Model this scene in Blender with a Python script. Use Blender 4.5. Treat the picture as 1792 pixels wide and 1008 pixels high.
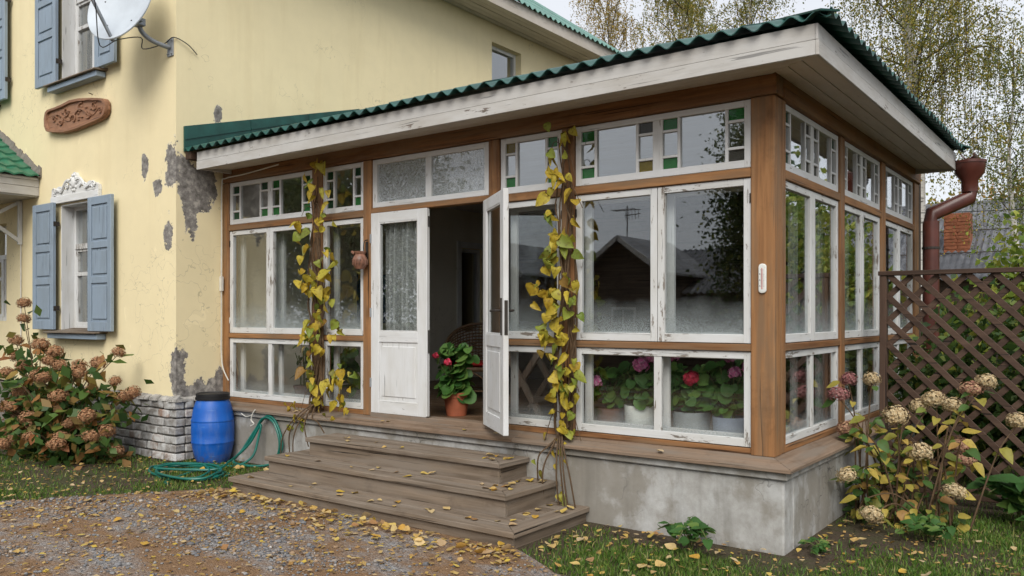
import bpy, math, random
import numpy as np
from mathutils import Vector, Matrix
random.seed(11); rng = np.random.default_rng(11)
R = math.radians; PI = math.pi
sc = bpy.context.scene
for o in list(bpy.data.objects): bpy.data.objects.remove(o)
COL = sc.collection

# ------------------------------------------------------------------ camera
cam = bpy.data.cameras.new('camera'); cam_o = bpy.data.objects.new('camera', cam); COL.objects.link(cam_o)
cam_o.location = (1.896, -5.663, 1.654)
cam_o.rotation_euler = (R(90), 0, R(36.8))
cam.sensor_fit = 'HORIZONTAL'; cam.sensor_width = 36.0
cam.lens = 36.0*1440/1792
cam.shift_y = (553-504)/1792
cam.clip_start = 0.05; cam.clip_end = 600
sc.camera = cam_o

# ------------------------------------------------------------------ sky, sun, exposure
SUN_EL, SUN_AZ = 42, 147           # azimuth: degrees clockwise from +y
w = bpy.data.worlds.new('World'); sc.world = w; w.use_nodes = True
nt = w.node_tree; nt.nodes.clear()
out = nt.nodes.new('ShaderNodeOutputWorld'); bg = nt.nodes.new('ShaderNodeBackground')
sky = nt.nodes.new('ShaderNodeTexSky'); sky.sky_type = 'NISHITA'; sky.sun_disc = False
sky.sun_elevation = R(SUN_EL); sky.sun_rotation = R(SUN_AZ); sky.dust_density = 3; sky.air_density = 1
tc = nt.nodes.new('ShaderNodeTexCoord'); nz = nt.nodes.new('ShaderNodeTexNoise')
nz.inputs['Scale'].default_value = 2.2; nz.inputs['Detail'].default_value = 5; nz.inputs['Roughness'].default_value = .55
mp = nt.nodes.new('ShaderNodeMapping'); mp.inputs['Scale'].default_value = (1, 1, 2.6)
cr = nt.nodes.new('ShaderNodeValToRGB')
cr.color_ramp.elements[0].position = .3; cr.color_ramp.elements[0].color = (4.3, 4.42, 4.66, 1)
cr.color_ramp.elements[1].position = .72; cr.color_ramp.elements[1].color = (4.9, 5.0, 5.2, 1)
mx = nt.nodes.new('ShaderNodeMix'); mx.data_type = 'RGBA'; mx.inputs[0].default_value = .9
L = nt.links.new
L(tc.outputs['Generated'], mp.inputs['Vector']); L(mp.outputs[0], nz.inputs['Vector']); L(nz.outputs['Fac'], cr.inputs[0])
L(sky.outputs[0], mx.inputs[6]); L(cr.outputs[0], mx.inputs[7]); L(mx.outputs[2], bg.inputs['Color'])
bg.inputs['Strength'].default_value = .1; L(bg.outputs[0], out.inputs[0])
sun = bpy.data.lights.new('sun', 'SUN'); sun.energy = 1.5; sun.angle = R(35); sun.color = (1, .965, .90)
sun_o = bpy.data.objects.new('sun', sun); COL.objects.link(sun_o)
d = Vector((math.sin(R(SUN_AZ))*math.cos(R(SUN_EL)), math.cos(R(SUN_AZ))*math.cos(R(SUN_EL)), math.sin(R(SUN_EL))))
sun_o.rotation_euler = d.to_track_quat('Z', 'Y').to_euler(); sun_o.location = d*40
vs = sc.view_settings; vs.view_transform = 'Standard'; vs.look = 'None'; vs.exposure = 1.0; vs.gamma = 1; vs.use_curve_mapping = False
sc.cycles.use_denoising = True; sc.cycles.use_adaptive_sampling = True; sc.cycles.adaptive_threshold = .02; sc.cycles.max_bounces = 6; sc.cycles.diffuse_bounces = 3; sc.cycles.glossy_bounces = 4; sc.cycles.transmission_bounces = 5; sc.cycles.transparent_max_bounces = 20
sc.cycles.caustics_reflective = False; sc.cycles.caustics_refractive = False

# ------------------------------------------------------------------ node helpers
class NB:
    def __init__(s, name):
        s.m = bpy.data.materials.new(name); s.m.use_nodes = True; s.t = s.m.node_tree; s.t.nodes.clear()
        s.out = s.t.nodes.new('ShaderNodeOutputMaterial')
    def n(s, typ, ins=None, **props):
        nd = s.t.nodes.new('ShaderNode'+typ)
        for k, v in props.items(): setattr(nd, k, v)
        for k, v in (ins or {}).items(): s.set(nd.inputs[k], v)
        return nd
    def set(s, sock, v):
        if isinstance(v, bpy.types.NodeSocket): s.t.links.new(v, sock)
        elif isinstance(v, bpy.types.Node): s.t.links.new(v.outputs[0], sock)
        else:
            if hasattr(sock, 'default_value') and isinstance(v, tuple) and len(v) == 3 and sock.type == 'RGBA': v = (*v, 1)
            sock.default_value = v
    def math(s, op, a, b=0.0, clamp=False):
        return s.n('Math', {0: a, 1: b}, operation=op, use_clamp=clamp).outputs[0]
    def noise(s, vec, scale, detail=4, rough=.55, dist=0):
        return s.n('TexNoise', {'Vector': vec, 'Scale': scale, 'Detail': detail, 'Roughness': rough, 'Distortion': dist}).outputs['Fac']
    def ramp(s, fac, stops, interp='LINEAR'):
        nd = s.n('ValToRGB', {0: fac}); c = nd.color_ramp; c.interpolation = interp
        while len(c.elements) > 1: c.elements.remove(c.elements[-1])
        for i, (p, col) in enumerate(stops):
            e = c.elements[0] if i == 0 else c.elements.new(p)
            e.position = p
            e.color = (col, col, col, 1) if not isinstance(col, tuple) else (*col, 1)
        return nd.outputs[0]
    def mix(s, fac, a, b, blend='MIX'):
        nd = s.n('Mix', data_type='RGBA', blend_type=blend); s.set(nd.inputs[0], fac); s.set(nd.inputs[6], a); s.set(nd.inputs[7], b)
        return nd.outputs[2]
    def mapv(s, vec, scale=(1, 1, 1), loc=(0, 0, 0)):
        return s.n('Mapping', {'Vector': vec, 'Scale': scale, 'Location': loc}).outputs[0]
    def bump(s, h, strength=.3, dist=.01, normal=None):
        ins = {'Height': h, 'Strength': strength, 'Distance': dist}
        if normal is not None: ins['Normal'] = normal
        return s.n('Bump', ins).outputs[0]
    def bsdf(s, color, rough=.6, normal=None, spec=.4, metal=0):
        ins = {'Base Color': color, 'Roughness': rough, 'Specular IOR Level': spec, 'Metallic': metal}
        if normal is not None: ins['Normal'] = normal
        return s.n('BsdfPrincipled', ins).outputs[0]
    def done(s, shader):
        s.t.links.new(shader, s.out.inputs[0]); return s.m
    def coord(s, rnd=True):
        c = s.n('TexCoord').outputs['Object']
        if rnd:
            r = s.n('ObjectInfo').outputs['Random']
            off = s.n('CombineXYZ', {0: s.math('MULTIPLY', r, 31.0), 1: s.math('MULTIPLY', r, 17.3), 2: s.math('MULTIPLY', r, 23.7)}).outputs[0]
            c = s.n('VectorMath', {0: c, 1: off}, operation='ADD').outputs[0]
        return c
    def pos(s): return s.n('NewGeometry').outputs['Position']

def axis_scale(axis, along, across):
    return tuple(along if i == 'xyz'.index(axis) else across for i in range(3))

def m_plain(name, col, rough=.6, var=.25, scale=8, bump=.1, spec=.4, metal=0):
    b = NB(name); c = b.coord(); f = b.noise(c, scale, 5)
    dark = tuple(v*(1-var) for v in col); lite = tuple(min(1, v*(1+var*.6)) for v in col)
    cc = b.mix(b.ramp(b.n('ObjectInfo').outputs['Random'], [(0, .28), (.5, 0.0)]), b.ramp(f, [(.3, dark), (.7, lite)]), tuple(v*.7 for v in col))
    return b.done(b.bsdf(cc, rough, b.bump(b.noise(c, scale*6, 3), bump, .004), spec, metal))

def m_wood(name, axis, dark, mid, lite, rough=.65, bump=.35, across=34, grey=None):
    b = NB(name); c = b.coord()
    g0 = b.noise(b.mapv(c, axis_scale(axis, 1.1, across*.42)), 1, 5, .6, .5)
    g = b.math('ADD', b.math('MULTIPLY', b.noise(b.mapv(c, axis_scale(axis, 1.3, across)), 1, 7, .62, .25), .5), b.math('MULTIPLY', g0, .5))
    fine = b.noise(b.mapv(c, axis_scale(axis, 4, across*5)), 1, 4, .6)
    big = b.noise(b.mapv(c, axis_scale(axis, .7, 3.5)), 1.3, 4)
    col = b.ramp(g, [(.41, dark), (.5, mid), (.6, lite)])
    col = b.mix(.35, col, b.ramp(big, [(.3, dark), (.7, lite)]))
    knots = b.n('TexVoronoi', {'Vector': b.mapv(c, axis_scale(axis, 1.1, 5)), 'Scale': 1.2}).outputs['Distance']
    col = b.mix(b.ramp(knots, [(.05, .8), (.13, 0.0)]), col, tuple(v*.35 for v in dark))
    rnd = b.n('ObjectInfo').outputs['Random']
    col = b.mix(.34, col, b.ramp(rnd, [(0, dark), (.4, mid), (1, lite)]))
    col = b.mix(b.ramp(b.noise(c, 3.1, 6, .7), [(.54, 0.0), (.72, .5)]), col, tuple(v*.55 for v in dark))
    cracks = b.noise(b.mapv(c, axis_scale(axis, .8, across*1.6)), 1, 2, .5)
    cm = b.ramp(cracks, [(.31, 1.0), (.36, 0.0)])
    col = b.mix(cm, col, tuple(v*.3 for v in dark))
    if grey:
        gm = b.ramp(b.noise(b.mapv(c, axis_scale(axis, .9, 7)), 1.6, 5), [(.44, 0.0), (.62, .8)])
        col = b.mix(gm, col, grey)
    h = b.math('SUBTRACT', b.math('ADD', b.math('MULTIPLY', g, .6), b.math('MULTIPLY', fine, .4)), b.math('MULTIPLY', cm, .6))
    return b.done(b.bsdf(col, rough, b.bump(h, bump, .006), .3))

def m_paint(name, axis, paint, under, worn=.5, rough=.55, dirt=(.42, .40, .36)):
    b = NB(name); c = b.coord()
    n1 = b.noise(b.mapv(c, axis_scale(axis, 5, 26)), 1.3, 7, .7)
    n2 = b.noise(c, 2.2, 4)
    fl = b.math('ADD', b.math('MULTIPLY', n1, .75), b.math('MULTIPLY', n2, .35))
    mask = b.ramp(fl, [(worn, 0.0), (worn+.025, 1.0)])
    g = b.noise(b.mapv(c, axis_scale(axis, 1.5, 60)), 1, 5)
    dirtm = b.ramp(b.noise(b.mapv(c, axis_scale(axis, 1.2, 4)), 1.6, 6, .6), [(.40, 0.0), (.72, .6)])
    pc = b.mix(dirtm, paint, tuple(p*d for p, d in zip(paint, (dirt[0]/.55, dirt[1]/.55, dirt[2]/.55))))
    pc = b.mix(b.ramp(g, [(.3, .22), (.45, 0.0)]), pc, tuple(.6*p for p in paint))
    crk = b.noise(b.mapv(c, axis_scale(axis, 2.0, 45)), 1, 3, .5)
    ck = b.ramp(crk, [(.30, .8), (.34, 0.0)])
    pc = b.mix(ck, pc, tuple(.35*p for p in paint))
    uc = b.ramp(g, [(.3, tuple(.55*u for u in under)), (.7, under)])
    col = b.mix(mask, pc, uc)
    h = b.math('ADD', b.math('MULTIPLY', b.math('SUBTRACT', 1.0, mask), .7), b.math('MULTIPLY', g, .35))
    h = b.math('SUBTRACT', h, b.math('MULTIPLY', ck, .4))
    return b.done(b.bsdf(col, rough, b.bump(h, .45, .004), .35))

def m_plaster(name, col, peels):
    b = NB(name); p = b.pos()
    n0 = b.noise(p, .9, 5, .6); n1 = b.noise(p, 6, 6, .6); n2 = b.noise(p, 90, 3, .6)
    st = b.noise(b.mapv(p, (5, 5, .5)), 1, 5, .6)
    c = b.ramp(n0, [(.3, tuple(v*.93 for v in col)), (.7, col)])
    c = b.mix(b.ramp(n1, [(.35, .16), (.6, 0.0)]), c, tuple(v*.82 for v in col))
    c = b.mix(b.ramp(st, [(.54, 0.0), (.8, .26)]), c, (col[0]*.72, col[1]*.66, col[2]*.56))
    c = b.mix(b.ramp(b.noise(p, 2.6, 6, .65, .6), [(.66, 0.0), (.70, .4)]), c, tuple(min(1, v*1.12+.05) for v in col))
    best = None
    wob = b.math('ADD', b.math('MULTIPLY', b.math('SUBTRACT', b.noise(p, 4.2, 5, .58), .5), 2.3),
                 b.math('MULTIPLY', b.math('SUBTRACT', b.noise(p, 15, 5, .62), .5), 1.5))
    for (cx, cy, cz, rx, ry, rz) in peels:
        s = b.n('VectorMath', {0: p, 1: (cx, cy, cz)}, operation='SUBTRACT').outputs[0]
        s = b.n('VectorMath', {0: s, 1: (1/rx, 1/ry, 1/rz)}, operation='MULTIPLY').outputs[0]
        l = b.n('VectorMath', {0: s}, operation='LENGTH').outputs['Value']
        best = l if best is None else b.math('MINIMUM', best, l)
    hair = b.n('TexVoronoi', {'Vector': b.n('VectorMath', {0: p, 1: b.n('TexNoise', {'Vector': p, 'Scale': 5.0}).outputs['Color']}, operation='ADD').outputs[0], 'Scale': 1.1}, feature='DISTANCE_TO_EDGE').outputs['Distance']
    hc = b.math('MULTIPLY', b.ramp(hair, [(.003, .55), (.007, 0.0)]), b.ramp(b.noise(p, .8, 2), [(.5, 0.0), (.62, 1.0)]))
    c = b.mix(hc, c, tuple(v*.45 for v in col))
    h = b.math('ADD', b.math('MULTIPLY', n1, .3), b.math('MULTIPLY', n2, .18))
    if best is not None:
        e = b.math('ADD', best, wob)
        m = b.ramp(e, [(.985, 1.0), (1.0, 0.0)])
        rim = b.math('MULTIPLY', b.math('SUBTRACT', b.ramp(b.math('MULTIPLY', e, .5), [(.535, 1.0), (.56, 0.0)]), m, True), b.ramp(b.noise(p, 11, 4, .7), [(.45, .15), (.55, 1.0)]))
        g = b.ramp(b.noise(p, 14, 6, .65), [(.36, (.12, .11, .10)), (.52, (.23, .215, .20)), (.66, (.40, .375, .335))])
        c = b.mix(b.math('MULTIPLY', rim, .7), c, (.72, .66, .52)); c = b.mix(m, c, g)
        h = b.math('SUBTRACT', h, b.math('MULTIPLY', m, 1.5))
    return b.done(b.bsdf(c, .9, b.bump(h, .7, .012), .15))

def m_concrete(name):
    b = NB(name); p = b.pos()
    n0 = b.noise(p, 1.6, 6, .6); n1 = b.noise(p, 9, 6, .65); n2 = b.noise(p, 70, 4, .7)
    c = b.ramp(n1, [(.28, (.28, .27, .25)), (.7, (.44, .435, .42))])
    c = b.mix(b.ramp(n0, [(.46, 0.0), (.50, .45), (.52, .7), (.64, .85)]), c, (.225, .205, .172))
    c = b.mix(b.ramp(b.noise(b.mapv(p, (1, 1, .7), (3, 7, 0)), 2.3, 7, .65), [(.52, 0.0), (.62, .45)]), c, (.53, .54, .54))
    c = b.mix(b.ramp(b.noise(b.mapv(p, (6, 6, .6)), 1, 5), [(.52, 0.0), (.75, .6)]), c, (.16, .15, .13))
    v = b.n('TexVoronoi', {'Vector': b.n('VectorMath', {0: p, 1: b.n('TexNoise', {'Vector': p, 'Scale': 4.0}).outputs['Color']}, operation='ADD').outputs[0], 'Scale': 1.7}, feature='DISTANCE_TO_EDGE').outputs['Distance']
    ck = b.math('MULTIPLY', b.ramp(v, [(.004, .8), (.009, 0.0)]), b.ramp(b.noise(p, 1.1, 2), [(.45, 0.0), (.6, 1.0)]))
    c = b.mix(ck, c, (.1, .095, .09))
    h = b.math('SUBTRACT', b.math('ADD', b.math('MULTIPLY', n1, .6), b.math('MULTIPLY', n2, .25)), ck)
    return b.done(b.bsdf(c, .9, b.bump(h, .5, .01), .2))

def m_glass(name, tint=(.955, .97, .965), base=.115, fog=0.0, pattern=None, pcol=(.6, .64, .66)):
    b = NB(name); tcn = b.n('TexCoord'); oc = tcn.outputs['Object']; gen = tcn.outputs['Generated']
    fac = b.n('LayerWeight', {'Blend': .5}).outputs['Facing']
    fr = b.math('ADD', base, b.math('MULTIPLY', b.math('POWER', fac, 3.0), .8), True)
    nrm = b.bump(b.noise(b.coord(), 2.4, 1), .022, .02)
    tr = b.n('BsdfTransparent', {'Color': (*tint, 1)}).outputs[0]
    gl = b.n('BsdfGlossy', {'Color': (.93, .95, .97, 1), 'Roughness': .012, 'Normal': nrm}).outputs[0]
    sh = b.n('MixShader', {0: fr, 1: tr, 2: gl}).outputs[0]
    dif = b.n('MixShader', {0: .5, 1: b.n('BsdfDiffuse', {'Color': (.62, .68, .69, 1)}).outputs[0], 2: b.n('BsdfTranslucent', {'Color': (.62, .68, .69, 1)}).outputs[0]}).outputs[0]
    if fog:
        z = b.n('SeparateXYZ', {0: gen}).outputs[2]
        zz = b.math('ADD', z, b.math('MULTIPLY', b.math('SUBTRACT', b.noise(oc, 4, 4), .5), .16))
        m = b.ramp(zz, [(.02, fog), (.10, fog*.55), (.26, 0.0), (.5, 0.0)])
        sp = b.ramp(b.noise(oc, 160, 2, .6), [(.42, .35), (.62, 1.25)])
        m = b.math('MULTIPLY', m, sp, True)
        sh = b.n('MixShader', {0: m, 1: sh, 2: dif}).outputs[0]
    if pattern == 'lace':
        wv = b.n('TexNoise', {'Vector': oc, 'Scale': 8.0, 'Detail': 1.5, 'Distortion': 2.6}).outputs['Fac']
        lines = b.math('PINGPONG', b.math('MULTIPLY', wv, 6.0), .5)
        m = b.ramp(lines, [(.10, .62), (.26, .26), (.5, .34)])
        m = b.math('MULTIPLY', m, b.ramp(b.noise(oc, 120, 2), [(.35, .55), (.65, 1.0)]), True)
        sh = b.n('MixShader', {0: m, 1: sh, 2: b.bsdf((*pcol, 1), .4)}).outputs[0]
    if pattern == 'rough':
        nr = b.bump(b.n('TexVoronoi', {'Vector': oc, 'Scale': 140.0}).outputs['Distance'], .9, .01)
        col = b.mix(b.noise(oc, 60, 3), tuple(v*.55 for v in pcol), pcol)
        st = b.n('MixShader', {0: .5, 1: b.bsdf(col, .25, nr, .6), 2: b.n('BsdfTranslucent', {'Color': (*pcol, 1)}).outputs[0]}).outputs[0]
        sh = b.n('MixShader', {0: .86, 1: sh, 2: st}).outputs[0]
    return b.done(sh)

def m_leaf(name, stops, rand='object', spots=.35, trans=.35, rough=.5):
    b = NB(name)
    r = b.n('ObjectInfo').outputs['Random'] if rand == 'object' else b.n('NewGeometry').outputs['Random Per Island']
    p = b.pos()
    c = b.ramp(r, stops)
    c = b.mix(b.ramp(b.noise(p, 38, 4), [(.52, 0.0), (.68, spots)]), c, (.12, .055, .015))
    bs = b.bsdf(c, rough, None, .35)
    tl = b.n('BsdfTranslucent', {'Color': c}).outputs[0]
    return b.done(b.n('MixShader', {0: trans, 1: bs, 2: tl}).outputs[0])

def m_island(name, stops, rough=.8, bump=.2, scale=60):
    b = NB(name); r = b.n('NewGeometry').outputs['Random Per Island']; p = b.pos()
    c = b.mix(b.ramp(b.noise(p, scale, 3), [(.4, .3), (.6, 0.0)]), b.ramp(r, stops), (.05, .045, .04))
    return b.done(b.bsdf(c, rough, b.bump(b.noise(p, scale*2, 3), bump, .003), .3))

def m_sheer(name, col=(.75, .77, .76), dens=.4, lace=False):
    b = NB(name); oc = b.n('TexCoord').outputs['Object']
    dif = b.n('MixShader', {0: .55, 1: b.n('BsdfDiffuse', {'Color': (*col, 1)}).outputs[0], 2: b.n('BsdfTranslucent', {'Color': (*col, 1)}).outputs[0]}).outputs[0]
    tr = b.n('BsdfTransparent').outputs[0]
    fac = b.ramp(b.noise(oc, 90, 2), [(.4, dens*.75), (.6, dens)])
    if lace:
        wv = b.n('TexNoise', {'Vector': oc, 'Scale': 11.0, 'Detail': 2.0, 'Distortion': 2.4}).outputs['Fac']
        ln = b.math('PINGPONG', b.math('MULTIPLY', wv, 5.0), .5)
        fac = b.ramp(ln, [(.08, .85), (.24, .42), (.42, .48), (.5, .75)])
    return b.done(b.n('MixShader', {0: fac, 1: tr, 2: dif}).outputs[0])

# ------------------------------------------------------------------ mesh helpers
class MB:
    def __init__(s): s.v = []; s.f = []; s.mi = []
    def mark(s, i):
        s.mi += [i]*(len(s.f)-len(s.mi)); return s
    def add(s, vs_, fs):
        k = len(s.v); s.v += [tuple(v) for v in vs_]; s.f += [tuple(i+k for i in f) for f in fs]; return s
    def box(s, x0, x1, y0, y1, z0, z1):
        return s.add([(x0,y0,z0),(x1,y0,z0),(x1,y1,z0),(x0,y1,z0),(x0,y0,z1),(x1,y0,z1),(x1,y1,z1),(x0,y1,z1)],
                     [(0,3,2,1),(4,5,6,7),(0,1,5,4),(1,2,6,5),(2,3,7,6),(3,0,4,7)])
    def bar(s, p, q, wd, h, up=(0, 0, 1)):
        p = Vector(p); q = Vector(q); t = (q-p).normalized(); u = Vector(up); sd = t.cross(u).normalized(); u = sd.cross(t)
        a = sd*wd/2; b = u*h/2
        return s.add([p-a-b, p+a-b, p+a+b, p-a+b, q-a-b, q+a-b, q+a+b, q-a+b],
                     [(0,1,2,3),(7,6,5,4),(0,4,5,1),(1,5,6,2),(2,6,7,3),(3,7,4,0)])
    def tube(s, pts, r, n=8, cap=True, closed=False):
        pts = [Vector(p) for p in pts]; m = len(pts)
        if not hasattr(r, '__len__'): r = [r]*m
        ref = Vector((.3, .5, .81)); k = len(s.v); prev = None
        for i, p in enumerate(pts):
            a = pts[max(i-1, 0)] if not closed else pts[i-1]; b = pts[min(i+1, m-1)] if not closed else pts[(i+1) % m]
            t = (b-a).normalized()
            sd = t.cross(ref) if prev is None else prev - t*prev.dot(t)
            if sd.length < 1e-4: sd = t.orthogonal()
            sd.normalize(); prev = sd; u = t.cross(sd)
            for j in range(n):
                an = 2*PI*j/n; s.v.append(tuple(p + (sd*math.cos(an)+u*math.sin(an))*r[i]))
        for i in range(m if closed else m-1):
            i2 = (i+1) % m
            for j in range(n): s.f.append((k+i*n+j, k+i*n+(j+1) % n, k+i2*n+(j+1) % n, k+i2*n+j))
        if cap and not closed:
            s.f.append(tuple(k+j for j in reversed(range(n)))); s.f.append(tuple(k+(m-1)*n+j for j in range(n)))
        return s
    def lathe(s, prof, c=(0, 0, 0), n=24, M=None):
        k = len(s.v)
        for (r, z) in prof:
            for j in range(n):
                an = 2*PI*j/n; v = Vector((r*math.cos(an), r*math.sin(an), z))
                if M is not None: v = M @ v
                s.v.append(tuple(v+Vector(c)))
        for i in range(len(prof)-1):
            for j in range(n): s.f.append((k+i*n+j, k+i*n+(j+1) % n, k+(i+1)*n+(j+1) % n, k+(i+1)*n+j))
        return s
    def prism(s, poly, fn, t0, t1):
        n = len(poly); k = len(s.v)
        s.v += [tuple(fn(a, b, t0)) for a, b in poly] + [tuple(fn(a, b, t1)) for a, b in poly]
        s.f.append(tuple(k+i for i in range(n))); s.f.append(tuple(k+n+i for i in reversed(range(n))))
        for i in range(n): s.f.append((k+i, k+n+i, k+n+(i+1) % n, k+(i+1) % n))
        return s
    def ball(s, c, rx, ry, rz, n=10, m=6):
        prof = [(math.sin(PI*i/m)+1e-4, -math.cos(PI*i/m)) for i in range(m+1)]
        k = len(s.v); s.lathe(prof, (0, 0, 0), n)
        for i in range(k, len(s.v)):
            x, y, z = s.v[i]; s.v[i] = (c[0]+x*rx, c[1]+y*ry, c[2]+z*rz)
        return s
    def xf(s, M, start=0):
        for i in range(start, len(s.v)): s.v[i] = tuple(M @ Vector(s.v[i]))
        return s

ORG = {}
def mesh_of(mb, name, org=Vector((0, 0, 0)), smooth=False):
    me = bpy.data.meshes.new(name); me.from_pydata([tuple(Vector(v)-org) for v in mb.v], [], mb.f)
    if smooth:
        me.polygons.foreach_set('use_smooth', [True]*len(me.polygons))
        try: me.set_sharp_from_angle(angle=R(38))
        except Exception: pass
    me.update(); return me
def fix_normals(me):
    import bmesh
    bm = bmesh.new(); bm.from_mesh(me); bmesh.ops.recalc_face_normals(bm, faces=bm.faces); bm.to_mesh(me); bm.free()
def thing(name, label, cat, loc=(0, 0, 0), group=None):
    o = bpy.data.objects.new(name, None); COL.objects.link(o); o.location = loc; o.empty_display_size = .2
    tag(o, label, cat, group); ORG[o] = Vector(loc); return o
def tag(o, label=None, cat=None, group=None, kind=None):
    if label: o['label'] = label
    if cat: o['category'] = cat
    if group: o['group'] = group
    if kind: o['kind'] = kind
    return o
def part(name, mb, mat, parent=None, smooth=False, bevel=0, label=None, fix=True):
    org = ORG[parent] if parent is not None else Vector((0, 0, 0))
    me = mesh_of(mb, name, org, smooth) if isinstance(mb, MB) else mb
    if fix and isinstance(mb, MB): fix_normals(me)
    o = bpy.data.objects.new(name, me); COL.objects.link(o)
    if mat is not None:
        me.materials.clear()
        for m_ in (mat if isinstance(mat, (list, tuple)) else (mat,)): me.materials.append(m_)
        if isinstance(mb, MB) and mb.mi: me.polygons.foreach_set('material_index', mb.mi+[0]*(len(me.polygons)-len(mb.mi)))
    o.parent = parent; ORG[o] = org
    if bevel:
        md = o.modifiers.new('bevel', 'BEVEL'); md.width = bevel; md.segments = 1; md.limit_method = 'ANGLE'; md.angle_limit = R(40)
    if label: o['label'] = label
    return o
def solo(name, mb, mat, label, cat, group=None, loc=None, **kw):
    """a one-mesh thing with its origin at its base"""
    if loc is None:
        a = np.array(mb.v); loc = ((a[:, 0].min()+a[:, 0].max())/2, (a[:, 1].min()+a[:, 1].max())/2, a[:, 2].min())
    loc = Vector(loc); mb.v = [tuple(Vector(v)-loc) for v in mb.v]
    o = part(name, mb, mat, None, **kw); o.location = loc; ORG[o] = loc
    return tag(o, label, cat, group)
def struct(name, mb, mat, **kw):
    return tag(part(name, mb, mat, None, **kw), kind='structure')
def inst(name, me, M, parent=None):
    o = bpy.data.objects.new(name, me); COL.objects.link(o)
    if parent is not None:
        o.parent = parent; M = Matrix.Translation(-ORG[parent]) @ M; ORG[o] = ORG[parent]
    o.matrix_basis = M; return o
def mesh_np(name, V, k, mat):
    """V: (n*k,3) vertices, every k in a row one polygon"""
    n = len(V)//k; me = bpy.data.meshes.new(name)
    me.vertices.add(len(V)); me.vertices.foreach_set('co', np.ascontiguousarray(V, dtype=np.float32).ravel())
    me.loops.add(len(V)); me.loops.foreach_set('vertex_index', np.arange(len(V), dtype=np.int32))
    me.polygons.add(n); me.polygons.foreach_set('loop_start', np.arange(0, len(V), k, dtype=np.int32))
    me.update(calc_edges=True); me.materials.append(mat); return me
def mesh_faces(name, V, F, mat, smooth=False):
    """V (n,3), F (m,k) faces"""
    m, k = F.shape; me = bpy.data.meshes.new(name)
    me.vertices.add(len(V)); me.vertices.foreach_set('co', np.ascontiguousarray(V, dtype=np.float32).ravel())
    me.loops.add(m*k); me.loops.foreach_set('vertex_index', np.ascontiguousarray(F, dtype=np.int32).ravel())
    me.polygons.add(m); me.polygons.foreach_set('loop_start', np.arange(0, m*k, k, dtype=np.int32))
    if smooth: me.polygons.foreach_set('use_smooth', [True]*m)
    me.update(calc_edges=True); me.materials.append(mat); return me
def basis(p, ydir, nrm, s=1.0):
    y = Vector(ydir).normalized(); z = Vector(nrm); x = y.cross(z)
    if x.length < 1e-3: x = y.orthogonal()
    x.normalize(); z = x.cross(y)
    sx, sy, sz = (s, s, s) if not hasattr(s, '__len__') else s
    M = Matrix(((x.x*sx, y.x*sy, z.x*sz, p[0]), (x.y*sx, y.y*sy, z.y*sz, p[1]), (x.z*sx, y.z*sy, z.z*sz, p[2]), (0, 0, 0, 1)))
    return M
def rv(a=1.0): return Vector((random.uniform(-a, a), random.uniform(-a, a), random.uniform(-a, a)))
def smooth_path(pts, k=6):
    pts = [Vector(p) for p in pts]; out_ = []
    for i in range(len(pts)-1):
        p0 = pts[max(i-1, 0)]; p1 = pts[i]; p2 = pts[i+1]; p3 = pts[min(i+2, len(pts)-1)]
        for j in range(k):
            t = j/k
            out_.append(.5*((2*p1)+(-p0+p2)*t+(2*p0-5*p1+4*p2-p3)*t*t+(-p0+3*p1-3*p2+p3)*t**3))
    out_.append(pts[-1]); return out_
def leaf_mesh(name, outline, mat, fold=.12, droop=.15):
    """outline: right half as (x,y) from base to tip, y along the leaf; folded on the midrib and bent"""
    n = len(outline); V = []; F = []
    def zc(x, y): return abs(x)*fold*2 - droop*y*y + .03*math.sin(7*y)
    for x, y in outline: V.append((0, y, zc(0, y)))
    for x, y in outline: V.append((x, y-.0, zc(x, y)))
    for x, y in outline: V.append((-x, y, zc(-x, y)))
    for i in range(n-1):
        F.append((i, n+i, n+i+1, i+1)); F.append((i, i+1, 2*n+i+1, 2*n+i))
    me = bpy.data.meshes.new(name); me.from_pydata(V, [], F); me.update(); me.materials.append(mat)
    me.polygons.foreach_set('use_smooth', [True]*len(me.polygons)); return me
HEART = [(.02, 0), (.30, -.12), (.48, .10), (.46, .38), (.27, .70), (.012, 1.0)]
OVATE = [(.012, 0), (.20, .12), (.31, .36), (.25, .62), (.12, .85), (.008, 1.0)]
ROUNDL = [(.03, 0), (.40, -.12), (.55, .22), (.50, .62), (.26, .88), (.03, .93)]
def leaf_cloud(P, size, droop=.5, aspect=.55, seed=0):
    """one rhombic, slightly bent leaf per point -> (n*4,3) quads"""
    g = np.random.default_rng(seed); n = len(P)
    d = g.normal(size=(n, 3)); d[:, 2] -= droop*1.6; d /= np.linalg.norm(d, axis=1)[:, None]
    q = g.normal(size=(n, 3)); sx = np.cross(d, q); sx /= np.linalg.norm(sx, axis=1)[:, None]
    s = size*g.uniform(.6, 1.25, size=(n, 1)); nn = np.cross(d, sx)
    V = np.empty((n, 4, 3)); V[:, 0] = P; V[:, 2] = P+d*s
    V[:, 1] = P+d*s*.45+sx*s*aspect*.5+nn*s*.1; V[:, 3] = P+d*s*.45-sx*s*aspect*.5+nn*s*.1
    return V.reshape(-1, 3)
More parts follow.
